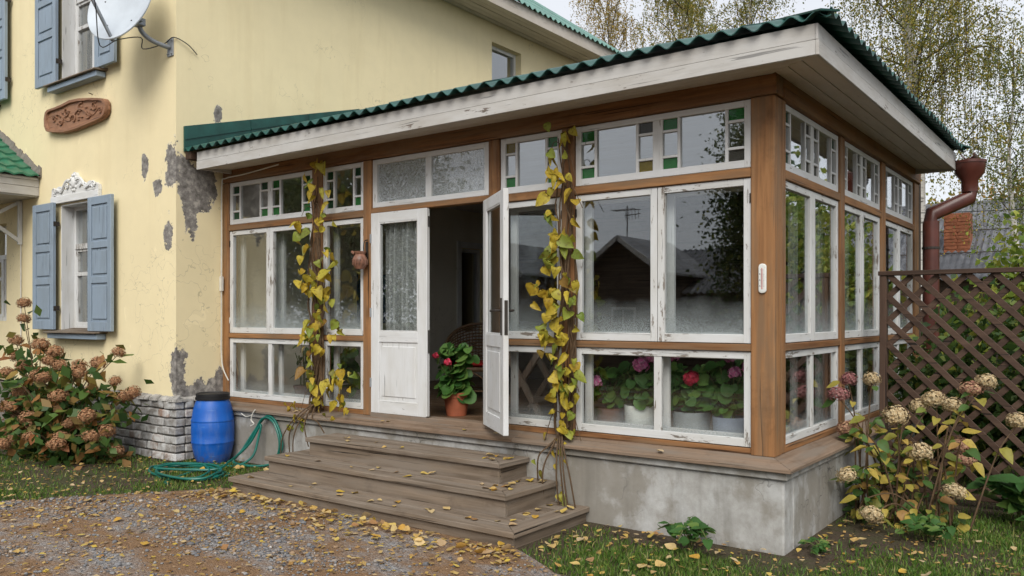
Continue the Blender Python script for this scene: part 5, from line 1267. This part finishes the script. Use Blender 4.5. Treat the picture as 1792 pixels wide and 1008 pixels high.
o = part('inner_foliage', mesh_np('inner_foliage', V, 4, m_leaf('inner_hydrangea_leaf', [(0, (.03, .07, .016)), (.5, (.06, .12, .024)), (.75, (.14, .16, .035)), (1, (.28, .13, .045))], 'island', 0, .3)), None, hb_root); tag(o, kind='stuff')
HR = [(0.05, 1.45, 1.13, 'm'), (-0.02, 1.40, 1.01, 'm'), (0.23, 1.45, 1.14, 'c'), (0.64, 1.7, 0.98, 'c'), (0.78, 1.7, 0.94, 'c'), (0.91, 1.7, 1.08, 'p'), (1.01, 1.7, 1.14, 'c'), (1.23, 1.7, 0.85, 'y'), (0.53, 1.7, 0.92, 'c'), (0.83, 1.7, 0.63, 'p'), (0.86, 1.7, 0.52, 'p'), (0.33, 1.0, 0.14, 'c'), (0.05, 1.40, 0.73, 'p'), (0.15, 1.0, 0.42, 'y'), (0.87, 1.2, 0.35, 'c'), (.4, 1.5, .85, 'c'), (.6, 1.35, .6, 'y')]
ex = [(random.uniform(.1, .95), random.uniform(1.0, 1.8), random.uniform(.25, .95)) for _ in range(22)]
hydrangea('autumn_hydrangea', 'sparse hydrangea with yellowing leaves and cream flower heads before the lattice', (.45, 1.45, 0), HR, LM['hydr'], 300, .118, HM, .082, seed=13, extra=ex)
# small leafy plants
def herb(name, label, base, r, h, n_, ls, lm, seed, group=None, cat='plant'):
    random.seed(seed); root = thing(name, label, cat, base, group); B0 = Vector(base); sm = MB(); P_ = []
    for k in range(max(5, n_//7)):
        a = random.uniform(0, 2*PI); rr = r*math.sqrt(random.random())
        P = smooth_path([B0, B0+Vector((rr*.5*math.cos(a), rr*.5*math.sin(a), h*.6)), B0+Vector((rr*math.cos(a), rr*math.sin(a), h*random.uniform(.5, 1)*(1-.5*rr/r)))], 4); P_.append(P); sm.tube(P, .004, 4)
    part('stem', sm, M['greenstem'], root)
    for i in range(n_):
        P = random.choice(P_); b = P[random.randrange(2, len(P))]; a = random.uniform(0, 2*PI)
        inst('leaf', random.choice(lm), basis(b, Vector((math.cos(a), math.sin(a), random.uniform(-.3, .4))), Vector((0, -.4, 1))+rv(.4), ls*random.uniform(.6, 1.25)), root)
herb('small_weed', 'small bright green weed growing at the foot of the concrete plinth', (-.55, -.30, 0), .24, .30, 70, .10, LM['herb'], 31)
for nm, b, r, h, n_, ls in (('broad-leaved green plant on the lawn below the right end of the lattice', (1.25, 1.95, 0), .42, .5, 80, .17), ('low green plant right of the hydrangea at the picture edge', (1.7, 1.75, 0), .4, .42, 60, .17), ('dark green plant under the hydrangea beside the plinth', (.75, 1.0, 0), .35, .22, 60, .10), ('small grey-green plant beside the plinth corner', (.18, .25, 0), .18, .10, 40, .06)):
    herb('garden_plant', nm, b, r, h, n_, ls, LM['herb'], int(b[0]*100)+50)
# ------------------------------------------------------------------ trees
def birch(label, base, H, spread, nl, ns, leaf, mat, seed, per=26, crown0=.28, strand=(.8, 2.4), lean=0.0):
    g = np.random.default_rng(seed); random.seed(seed)
    root = thing('birch_tree', label, 'tree', base); B0 = Vector(base)
    top = B0+Vector((lean, 0, H)); tr = smooth_path([B0, B0.lerp(top, .35)+Vector((.15, .1, 0)), B0.lerp(top, .7)+Vector((-.12, .05, 0)), top], 6)
    part('trunk', MB().tube(tr, [max(.02, H*.017*(1-i/len(tr))) for i in range(len(tr))], 10), M['birch'], root, smooth=True)
    lm_ = MB(); limbs = []
    for k in range(nl):
        f = crown0+(1-crown0)*(k+.5)/nl; s_ = tr[min(len(tr)-1, int(f*(len(tr)-1)))]
        a = k*2.4+random.uniform(-.5, .5); Ll = spread*(1.12-.75*f)*random.uniform(.75, 1.2)
        dv = Vector((math.cos(a), math.sin(a), 0)); up = H*.13*random.uniform(.3, 1.7)
        P = smooth_path([s_, s_+dv*Ll*.4+Vector((random.gauss(0, .15), random.gauss(0, .15), up*.6)), s_+dv*Ll*.75+Vector((random.gauss(0, .2), random.gauss(0, .2), up)), s_+dv*Ll+Vector((0, 0, up*random.uniform(.7, 1.15)))], 5); limbs.append(P)
        lm_.tube(P, [H*.0014*(1-.88*i/len(P))+.003 for i in range(len(P))], 5)
    part('limb', lm_, M['bark'], root, smooth=True)
    pts = []; tw = MB()
    for k in range(ns):
        P = random.choice(limbs); b = P[random.randrange(3, len(P))]+Vector(g.normal(0, .22, 3))
        Ls = random.uniform(*strand)*(.6 if b.z > B0.z+H*.85 else 1); a = random.uniform(0, 6.3); out_ = Vector((math.cos(a), math.sin(a), 0))*random.uniform(.1, .5)
        Q = [b, b+out_*.7+Vector((0, 0, -.1*Ls)), b+out_+Vector((0, 0, -.5*Ls)), b+out_*1.08+Vector((random.uniform(-.06, .06), 0, -Ls))]; Q = smooth_path(Q, 4)
        if k % 5 == 0: tw.tube(Q, .006, 3, False)
        for i in range(per):
            u = random.random()**.85*(len(Q)-1.01); i0 = int(u); p = Q[i0].lerp(Q[i0+1], u-i0)
            pts.append((p.x+random.gauss(0, .035), p.y+random.gauss(0, .035), p.z+random.gauss(0, .04)))
    for i in range(int(len(pts)*.38)):
        P = random.choice(limbs); b = P[random.randrange(2, len(P))]; q_ = limbs.index(P)
        o3 = Vector((math.sin(q_*3.7+b.x*2), math.cos(q_*2.1+b.y*2), math.sin(b.z*3+q_)))*.35
        pts.append((b.x+o3.x+random.gauss(0, .24), b.y+o3.y+random.gauss(0, .24), b.z+o3.z-.2+random.gauss(0, .26)))
    if tw.v: part('twig', tw, M['bark'], root)
    part('crown', mesh_np('crown', leaf_cloud(np.array(pts), leaf, .8, .62, seed)-np.array(base), 4, mat), None, root)
birch('large weeping birch with yellow-green leaves towering behind the veranda roof', (-2.5, 17.0, 0), 15.0, 3.0, 38, 1350, .064, M['birch_leaf'], 41, 42, .36, (1.0, 3.0))
birch('smaller weeping birch standing right of the large birch above the grey roof', (-.75, 20.0, 0), 8.3, 1.7, 20, 240, .062, M['birch_leaf2'], 42, 40, .5, (.7, 1.6), .3)
birch('slender golden birch rising behind the left half of the veranda roof', (-15.5, 24.5, 0), 14.4, 2.4, 24, 430, .07, M['birch_gold'], 43, 44, .4, (.8, 2.4))
birch('middle golden-leaved birch above the veranda roof, left of the large birch', (-11.2, 22.5, 0), 14.0, 2.5, 24, 560, .07, M['birch_leaf'], 44, 44, .4, (.8, 2.4))
birch('pale birch with thin crown between house eave and the middle birch', (-13.6, 27.5, 0), 14.8, 2.4, 22, 360, .07, M['birch_gold'], 45, 44, .45, (.8, 2.2))
birch('low golden birch just left of the veranda roof corner, against the sky', (-8.3, 21.5, 0), 13.0, 2.2, 22, 420, .07, M['birch_leaf'], 46, 40, .4, (.8, 2.2))
def bush(name, label, base, rx, ry, rz, n_, leaf, mat, seed, group=None, cat='shrub', trunk_h=None, clumps=26):
    g = np.random.default_rng(seed); random.seed(seed); root = thing(name, label, cat, base, group); B0 = np.array(base)
    c = g.normal(size=(clumps, 3)); c /= np.linalg.norm(c, axis=1)[:, None]; c *= g.uniform(.25, .95, (clumps, 1))**.6
    zc = (trunk_h or 0)+rz
    c = c*np.array([rx, ry, rz])+np.array([0, 0, zc]); c[:, 2] = np.maximum(c[:, 2], .12)
    idx = g.integers(0, clumps, n_); sp = np.array([rx, ry, rz])*.30
    P = c[idx]+g.normal(size=(n_, 3))*sp*g.uniform(.5, 1.1, (clumps,))[idx][:, None]; P[:, 2] = np.maximum(P[:, 2], .03)
    mb = MB()
    if trunk_h: mb.tube([tuple(B0), tuple(B0+np.array([.1, 0, trunk_h])), tuple(B0+np.array([0, .1, zc+rz*.5]))], [rx*.09, rx*.07, .02], 8)
    for k in range(clumps): mb.tube(smooth_path([B0+np.array([0, 0, (trunk_h or 0)*.8]), B0+c[k]*np.array([.5, .5, .75]), B0+c[k]], 4), .008+.004*rx, 4, False)
    part('trunk' if trunk_h else 'stem', mb, M['bark'], root, smooth=True)
    part('crown', mesh_np('crown', leaf_cloud(P, leaf, .25, .6, seed), 4, mat), None, root)
bush('garden_shrub', 'dense dark green shrub behind the left half of the lattice', (.75, 3.75, 0), .75, .6, .9, 4600, .10, M['shrub_leaf'], 51)
bush('garden_shrub', 'green shrub with some yellow leaves behind the right half of the lattice', (1.7, 3.5, 0), .75, .6, .9, 4600, .10, M['shrub_leaf'], 52)
bush('garden_shrub', 'bright lime-yellow climbing shrub rising above the lattice at the right edge', (.85, 6.5, 0), .65, .7, 1.36, 2600, .12, M['lime_leaf'], 53)
bush('garden_shrub', 'broad green shrub filling the gap between lattice and drainpipe', (.1, 7.4, 0), .9, .9, .85, 4200, .12, M['shrub_leaf'], 54)
bush('garden_tree', 'leafy apple tree whose crown mirrors in the side windows', (2.9, 8.2, 0), 1.7, 1.7, 1.7, 6500, .13, M['lime_leaf'], 55, None, 'tree', .9, 40)
bush('garden_tree', 'round dark green tree far behind the garden, beyond the lime shrub', (5.2, 13.0, 0), 2.3, 2.2, 2.2, 6500, .17, M['shrub_leaf'], 56, None, 'tree', 1.2, 40)
bush('autumn_tree', 'orange-yellow tree line showing over the ridge of the grey slate roof', (-.9, 33.0, 0), 3.6, 2, 2.5, 7000, .22, M['hazel_leaf'], 57, None, 'tree', 2.0, 50)
bush('autumn_tree', 'orange-yellow tree behind the birches, left of the chimney', (-6.0, 33.0, 0), 3.0, 2, 2.3, 5000, .24, M['birch_leaf'], 58, None, 'tree', 1.6, 50)
# trees behind the camera, seen only mirrored in the front windows
bush('street_tree', 'tall dark leafy tree mirrored in the right pane of the large window', (-5.15, -15.0, 0), 1.6, 1.6, 3.4, 26000, .12, M['shrub_leaf'], 61, 'trees mirrored in the front windows', 'tree', 1.0, 60)
bush('street_tree', 'dark dense trees mirrored in the windows left of the door', (-19.0, -13.5, 0), 3.2, 2.4, 3.6, 22000, .19, M['shrub_leaf'], 63, 'trees mirrored in the front windows', 'tree', 1.2, 60)
bush('street_tree', 'dark tree mirrored in the leftmost panes by the yellow wall', (-25.5, -15.0, 0), 3.4, 2.6, 3.8, 20000, .2, M['shrub_leaf'], 64, 'trees mirrored in the front windows', 'tree', 1.2, 60)

# ------------------------------------------------------------------ neighbour house with grey slate roof (right background)
nb_ = thing('neighbour_house', 'low neighbouring house with weathered grey corrugated slate roof and brick chimney', 'house', (-1.5, 26, 0))
def slope_sheets(root, P, U, Wv, Lf, cols, rows, mat, lam=.16, amp=.022, sw=1.12, sl=None, name='roof_sheet'):
    sl = Lf/rows
    for r in range(rows):
        for c in range(cols):
            mb = MB(); p = Vector(P)+Vector(U)*sw*c+Vector(Wv)*(sl*r)+Vector((0, 0, .012*r+random.uniform(-.008, .008)))
            corr(mb, p, U, Wv, lambda s_: sl+.08, sw, lam, amp, .008, 6); part(name, mb, mat, root, smooth=True)
slope_sheets(nb_, (-6.2, 22.0, 2.75), (1, 0, 0), (0, 1, .62), 4.4, 13, 3, M['slate'], .19, .03)
part('back_slope', MB().add([(-6.2, 26.4, 5.50), (8.4, 26.4, 5.50), (8.4, 30.6, 2.9), (-6.2, 30.6, 2.9)], [(0, 1, 2, 3)]), M['slate'], nb_)
part('ridge_cap', MB().tube([(-6.25, 26.42, 5.50), (8.4, 26.42, 5.50)], .10, 8), M['slate'], nb_, smooth=True)
part('wall', MB().box(-5.9, 8.1, 22.45, 30.2, 0, 2.85), M['logs'], nb_)
part('gable', MB().prism([(22.45, 2.85), (30.2, 2.85), (26.4, 5.35)], lambda a, b, t_: (t_, a, b), -5.9, -5.8), M['logs'], nb_)
chm = part('chimney', MB().box(-2.78, -2.06, 23.52, 24.15, 3.0, 4.90), M['redbrick'], nb_)
cb = [brick_mesh(.33, .16, .10, s_+30) for s_ in range(3)]
for me in cb: me.materials.clear(); me.materials.append(M['redbrick'])
for r in range(17):
    for c in range(2):
        inst('brick', random.choice(cb), Matrix.Translation((-2.60+.36*c+(.02 if r % 2 else -.02), 23.58, 3.05+.108*r)) @ Matrix.Rotation(random.uniform(-.03, .03), 4, 'Z'), chm)
for k in range(2): part('roof_batten', MB().bar((-6.1, 23.3+1.3*k, 2.75+.62*(1.3+1.3*k)+.07), (8.3, 23.3+1.3*k, 2.75+.62*(1.3+1.3*k)+.07), .03, .03), M['bark'], nb_)
wf = thing('board_fence', 'old grey board fence behind the lattice and shrubs', 'fence', (1.5, 9.6, 0))
x = -2.4
while x < 6.5:
    part('board', MB().box(x, x+.135, 9.6+random.uniform(-.01, .01), 9.63, .05, 1.75+random.uniform(-.05, .05)), M['logs'], wf); x += .15
part('rail', MB().box(-2.4, 6.5, 9.635, 9.68, 1.35, 1.43).box(-2.4, 6.5, 9.635, 9.68, .45, .53), M['logs'], wf)

# overhead wires
for nm, a, b, sag in (('upper thin overhead wire crossing the sky at the right edge', (-9, 23.6, 8.9), (6, 34.6, 11.6), .5), ('lower thin overhead wire crossing the sky at the right edge', (-9, 23.6, 8.2), (6, 34.6, 10.9), .5), ('low cable sagging in front of the chimney and birch', (-5.5, 14.0, 4.25), (5, 21, 4.9), .35)):
    P = [Vector(a).lerp(Vector(b), i/24)-Vector((0, 0, sag*4*(i/24)*(1-i/24))) for i in range(25)]
    solo('overhead_wire', MB().tube(P, .011, 4), M['blackwire'], nm, 'wire', 'overhead wires')

# ------------------------------------------------------------------ houses across the yard (mirrored in the front windows)
def yard_house(label, xr0, xr1, yf, zr, gx, gz, gw, ze):
    root = thing('wooden_house', label, 'house', ((xr0+xr1)/2, yf-3, 0), 'houses mirrored in the front windows')
    part('wall', MB().box(xr0+.2, xr1-.2, yf-5.6, yf, 0, ze), M['logs'], root)
    yr = yf-2.6; sl = (zr-ze)/2.9
    n_ = max(1, int((xr1-xr0)/1.12)); swd = (xr1-xr0)/n_
    slope_sheets(root, (xr0, yf+.3, ze-.02), (1, 0, 0), (0, -1, sl), 2.9, n_, 2, M['slate'], .19, .025, swd)
    part('back_slope', MB().add([(xr0, yr, zr), (xr1, yr, zr), (xr1, yf-6, ze), (xr0, yf-6, ze)], [(0, 1, 2, 3)]), M['slate'], root)
    for xx in (xr0+.2, xr1-.3): part('gable', MB().prism([(yf, ze), (yf-5.6, ze), (yr, zr-.1)], lambda a, b, t_: (t_, a, b), xx, xx+.1), M['logs'], root)
    # projecting gable
    gy = yf+1.5; e = gz-gw*.72
    part('porch_wall', MB().prism([(gx-gw, 0), (gx+gw, 0), (gx+gw, e), (gx, gz-.05), (gx-gw, e)], lambda a, b, t_: (a, t_, b), gy, yf-1.4), M['logs'], root)
    for s_ in (-1, 1):
        part('porch_roof', MB().prism([(gx, gz+.02), (gx, gz-.05), (gx+s_*(gw+.3), gz-.05-(gw+.3)*.72), (gx+s_*(gw+.3), gz+.02-(gw+.3)*.72)], lambda a, b, t_: (a, t_, b), gy+.4, yf-1.6), M['slate'], root)
        part('barge_board', MB().bar((gx, gy+.42, gz-.06), (gx+s_*(gw+.3), gy+.42, gz-.06-(gw+.3)*.72), .03, .14), M['fasciax'], root)
    wn = part('window', MB().box(gx-.4, gx+.4, gy+.001, gy+.03, 1.0, 1.9), M['fasciax'], root)
    part('pane', MB().box(gx-.33, gx-.02, gy+.031, gy+.035, 1.07, 1.83).box(gx+.02, gx+.33, gy+.031, gy+.035, 1.07, 1.83), M['black'], wn)
    return root
yard_house('dark log house with steep gable and antenna mirrored in the large window', -13.2, -6.4, -16.5, 3.80, -9.75, 3.95, 1.25, 2.35)
yard_house('second gabled log house mirrored behind the open door leaf', -19.0, -13.9, -17.2, 4.0, -15.2, 4.15, 1.3, 2.5)
an = thing('television_antenna', 'thin television antenna on the gable mirrored in the large window', 'antenna', (-9.75, -15.2, 3.95), None)
part('mast', MB().tube([(-9.75, -15.2, 3.9), (-9.75, -15.2, 4.85)], .018, 6), M['iron'], an)
part('boom', MB().tube([(-10.2, -15.1, 4.72), (-9.35, -15.3, 4.72)], .012, 6).tube([(-9.85, -15.2, 4.55), (-9.3, -15.2, 4.60)], .012, 6), M['iron'], an)
el = MB()
for k in range(7): el.tube([(-10.15+.12*k, -15.35, 4.72), (-10.15+.12*k, -14.9, 4.72)], .009, 4)
for k in range(5): el.tube([(-9.8+.11*k, -15.2, 4.42+.01*k), (-9.8+.11*k, -15.2, 4.70)], .008, 4)
part('element', el, M['iron'], an)

# ------------------------------------------------------------------ ground cover
# gravel stones
n_ = 60000; X = rng.uniform(-8.5, .6, n_); Y = rng.uniform(-4.6, -.9, n_)
k = in_poly(X, Y); dens = vnoise(X*1.0, Y*1.8, 1.1, 5)*.65+vnoise(X, Y*1.6, 3.2, 6)*.35
near = np.clip((-Y-1.0)/1.0, .15, 1)
k &= (rng.random(n_) < np.clip((dens-.38)*3.0, .10, .9)*near) & ~((X > -4.97) & (X < -1.5) & (Y > -1.05))
X, Y = X[k], Y[k]; n_ = len(X)
ph = (1+5**.5)/2
ico = np.array([(-1, ph, 0), (1, ph, 0), (-1, -ph, 0), (1, -ph, 0), (0, -1, ph), (0, 1, ph), (0, -1, -ph), (0, 1, -ph), (ph, 0, -1), (ph, 0, 1), (-ph, 0, -1), (-ph, 0, 1)])/1.9
icf = np.array([(0,11,5),(0,5,1),(0,1,7),(0,7,10),(0,10,11),(1,5,9),(5,11,4),(11,10,2),(10,7,6),(7,1,8),(3,9,4),(3,4,2),(3,2,6),(3,6,8),(3,8,9),(4,9,5),(2,4,11),(6,2,10),(8,6,7),(9,8,1)])
S = rng.lognormal(math.log(.0085), .42, (n_, 1, 1)); S = np.clip(S, .004, .024)
sc3 = rng.uniform(.6, 1.3, (n_, 1, 3))*np.array([1, 1, .6]); V = ico[None]*sc3*S*(1+rng.normal(0, .12, (n_, 12, 3)))
an_ = rng.uniform(0, 6.28, n_); ca, sa = np.cos(an_)[:, None], np.sin(an_)[:, None]
V = np.stack([V[..., 0]*ca-V[..., 1]*sa, V[..., 0]*sa+V[..., 1]*ca, V[..., 2]], -1)
V += np.stack([X, Y, np.full(n_, .006)+S[:, 0, 0]*.2], -1)[:, None]
F = (icf[None]+12*np.arange(n_)[:, None, None]).reshape(-1, 3)
o = part('gravel', mesh_faces('gravel', V.reshape(-1, 3), F, M['gravel']), None); tag(o, 'grey gravel stones spread over the brown drive', 'gravel', kind='stuff')
# grass
def blades(n_, x0, x1, y0, y1, dens, hmin, hmax, seed):
    g = np.random.default_rng(seed); X = g.uniform(x0, x1, n_); Y = g.uniform(y0, y1, n_)
    m = g.random(n_) < dens(X, Y); X, Y = X[m], Y[m]; n2 = len(X)
    h = g.uniform(hmin, hmax, n2)*(.5+.7*vnoise(X, Y, 2.5, seed)); a = g.uniform(0, 6.28, n2); ln = g.uniform(.1, .9, n2)*h; wd = g.uniform(.0026, .005, n2)
    la = g.uniform(0, 6.28, n2); px, py = np.cos(a)*wd, np.sin(a)*wd; lx, ly = np.cos(la)*ln, np.sin(la)*ln
    V = np.empty((n2, 5, 3))
    V[:, 0] = np.stack([X-px, Y-py, np.zeros(n2)], -1); V[:, 1] = np.stack([X+px, Y+py, np.zeros(n2)], -1)
    V[:, 2] = np.stack([X+px*.7+lx*.35, Y+py*.7+ly*.35, h*.62], -1); V[:, 4] = np.stack([X-px*.7+lx*.35, Y-py*.7+ly*.35, h*.62], -1)
    V[:, 3] = np.stack([X+lx, Y+ly, h], -1)
    return V.reshape(-1, 3)
def clear(X, Y):      # where no grass grows: house, veranda, steps, gravel, barrel, soil bed
    bad = in_poly(X, Y) | ((X < XH+.05) & (Y > YH-.08)) | ((X < .03) & (Y > -.02)) | ((X > -4.97) & (X < -1.53) & (Y > -1.05)) | ((X+6.40)**2+(Y+.23)**2 < .03)
    return ~bad
def soil(X, Y):       # bare earth along the plinth and under shrubs
    n0 = vnoise(X, Y, 3.0, 9)*.3
    s_ = np.clip(1-((Y+.18-n0)/-.26)**2, 0, 1)*((X > -1.6) & (X < .3))
    s2 = np.clip(1.2-np.hypot((X-.25)/.55, (Y-.9)/.75), 0, 1)
    s3 = np.clip(1.3-np.hypot((X+8.2)/1.5, (Y+1.05)/.55), 0, 1)
    s4 = np.clip(1-((Y+.0)/.35)**2, 0, 1)*(X < -4.9)*.6
    return np.clip(s_*1.3+s2*1.2+s3*1.2+s4, 0, 1)
def dL(X, Y):
    e = vnoise(X, Y, 1.3, 3)
    return clear(X, Y)*(1-soil(X, Y))*np.clip((e-.15)*2.2, .12, 1)
V = np.concatenate([blades(46000, -10.5, -4.7, -3.6, -.1, dL, .022, .055, 1), blades(70000, -1.7, 2.4, -2.0, 2.3, dL, .022, .055, 2), blades(9000, 1.2, 5, -3, 2.3, dL, .03, .08, 4), blades(16000, -.1, 6, 2.3, 8, dL, .04, .10, 5)])
o = part('grass', mesh_np('grass', V, 5, M['grass']), None); tag(o, 'short green lawn grass with fallen leaves along the house and veranda', 'grass', kind='stuff')
# leaf litter: small brown flakes everywhere, then single leaves
n_ = 15000; X = rng.uniform(-8.5, 1.9, n_); Y = rng.uniform(-4.2, 1.6, n_)
k = ~((X < XH+.05) & (Y > YH-.06)) & ~((X < .03) & (Y > -.02)) & ~((X > -4.99) & (X < -1.52) & (Y > -1.06)); X, Y = X[k], Y[k]
pr = np.where(in_poly(X, Y), .55, .35); k = rng.random(len(X)) < pr; X, Y = X[k], Y[k]; n_ = len(X)
P = np.stack([X, Y, rng.uniform(.008, .022, n_)], -1); g = rng; s_ = g.uniform(.014, .05, (n_, 1)); a = g.uniform(0, 6.28, n_)
dv = np.stack([np.cos(a), np.sin(a), g.normal(0, .18, n_)], -1); sv = np.stack([-np.sin(a), np.cos(a), g.normal(0, .3, n_)], -1)
V = np.empty((n_, 4, 3)); V[:, 0] = P; V[:, 1] = P+dv*s_*.5+sv*s_*.36; V[:, 2] = P+dv*s_; V[:, 3] = P+dv*s_*.5-sv*s_*.36; V[..., 2] = np.maximum(V[..., 2], .006)
o = part('leaf_litter', mesh_np('leaf_litter', V.reshape(-1, 3), 4, M['litter']), None); tag(o, 'small brown leaf fragments scattered over drive and lawn', 'leaf litter', kind='stuff')
n_ = 1000; X = np.concatenate([rng.uniform(-7.5, 1.9, n_), rng.uniform(-5.1, -1.4, 330), rng.uniform(-1.7, 1.2, 110)]); Y = np.concatenate([rng.uniform(-3.9, 1.4, n_), -1.06-np.abs(rng.normal(0, .22, 330)), rng.uniform(-1.9, -.1, 110)]); n_ = len(X)
k = ~((X < XH+.05) & (Y > YH-.06)) & ~((X < .03) & (Y > -.02)) & ~((X > -4.99) & (X < -1.52) & (Y > -1.06)); X, Y = X[k], Y[k]; n_ = len(X)
a = rng.uniform(0, 6.28, n_); s_ = rng.uniform(.025, .062, n_); z = np.where(in_poly(X, Y), .014, .032)+rng.uniform(0, .012, n_); cu = rng.uniform(-.1, .35, n_); tl = rng.normal(0, .22, n_)
prof_ = np.array([(0, 0), (.30, .2), (.36, .45), (.2, .8), (0, 1), (-.2, .8), (-.36, .45), (-.30, .2)])
lx = prof_[None, :, 0]*s_[:, None]; ly = prof_[None, :, 1]*s_[:, None]; ca, sa = np.cos(a)[:, None], np.sin(a)[:, None]
lz = np.abs(lx)*cu[:, None]*2+ly*tl[:, None]
V = np.stack([X[:, None]+lx*ca-ly*sa, Y[:, None]+lx*sa+ly*ca, np.maximum(.008, z[:, None]+lz)], -1)
o = part('leaf_litter', mesh_np('leaf_litter', V.reshape(-1, 3), 8, m_leaf('litter_leaf', [(0, (.46, .31, .12)), (.3, (.54, .42, .24)), (.5, (.44, .25, .07)), (.7, (.55, .42, .10)), (1, (.26, .145, .065))], 'island', .25, .12)), None); tag(o, 'many small yellow and tan leaves strewn over gravel and grass', 'leaf litter', kind='stuff')
random.seed(77)
def fallen(x, y, z, s_, label, group, tilt=.35):
    a = random.uniform(0, 6.28); M_ = basis((x, y, z+s_*.10), Vector((math.cos(a), math.sin(a), random.uniform(-.1, .12))), Vector((0, 0, 1))+rv(tilt), s_)
    o = inst('fallen_leaf', random.choice(LM['fall']), M_); tag(o, label, 'leaf', group)
placed = 0
LG = 'fallen yellow leaf lying on the gravel drive'; LS = 'fallen yellow leaf in the drift along the lowest step'; LW = 'fallen yellow leaf lying on the lawn by the house and barrel'; LR = 'fallen yellow leaf on the grass and soil below the plinth corner'; LT = 'fallen yellow leaf lying on the wooden steps'; LI = 'fallen leaf resting on the veranda sill'
for _ in range(62):            # gravel
    while True:
        x, y = random.uniform(-6.6, -.9), random.uniform(-3.5, -1.1)
        if in_poly(np.array([x]), np.array([y]))[0] and not (x > -4.97 and x < -1.5 and y > -1.08): break
    fallen(x, y, .012, random.uniform(.035, .095), LG, 'leaves on the gravel')
for _ in range(92):            # drift along the front of the steps
    x = random.uniform(-5.05, -1.45); fallen(x, -1.05-abs(random.gauss(0, .13)), .010+random.uniform(0, .03), random.uniform(.035, .095), LS, 'leaves drifted against the steps', .8)
for _ in range(42):
    while True:
        x, y = random.uniform(-8.2, -4.95), random.uniform(-2.6, -.35)
        if not in_poly(np.array([x]), np.array([y]))[0] and not (x < XH+.05 and y > YH-.05): break
    fallen(x, y, .035, random.uniform(.035, .095), LW, 'leaves on the left lawn', .6)
for _ in range(86):
    while True:
        x, y = random.uniform(-1.5, 1.8), random.uniform(-1.7, 1.5)
        if not (x < .04 and y > -.05) and not in_poly(np.array([x]), np.array([y]))[0]: break
    fallen(x, y, .03, random.uniform(.035, .095), LR, 'leaves below the plinth corner', .6)
for _ in range(70):
    k = random.choice((0, 0, 1, 1, 2)); x0, x1, y0, zb, zt = TI[k]
    if random.random() < .5: x, y = random.uniform(x0+.1, x1-.1), y0+random.uniform(.04, .26)
    else: x, y = x1-random.uniform(.03, .26), random.uniform(y0+.1, -.08)
    fallen(x, y, zt+.002, random.uniform(.045, .085), LT, 'leaves on the steps', .25)
for _ in range(7): fallen(random.uniform(-5.4, -.1), random.uniform(-.04, .04), .63, random.uniform(.045, .07), LI, 'leaves on the sill', .2)
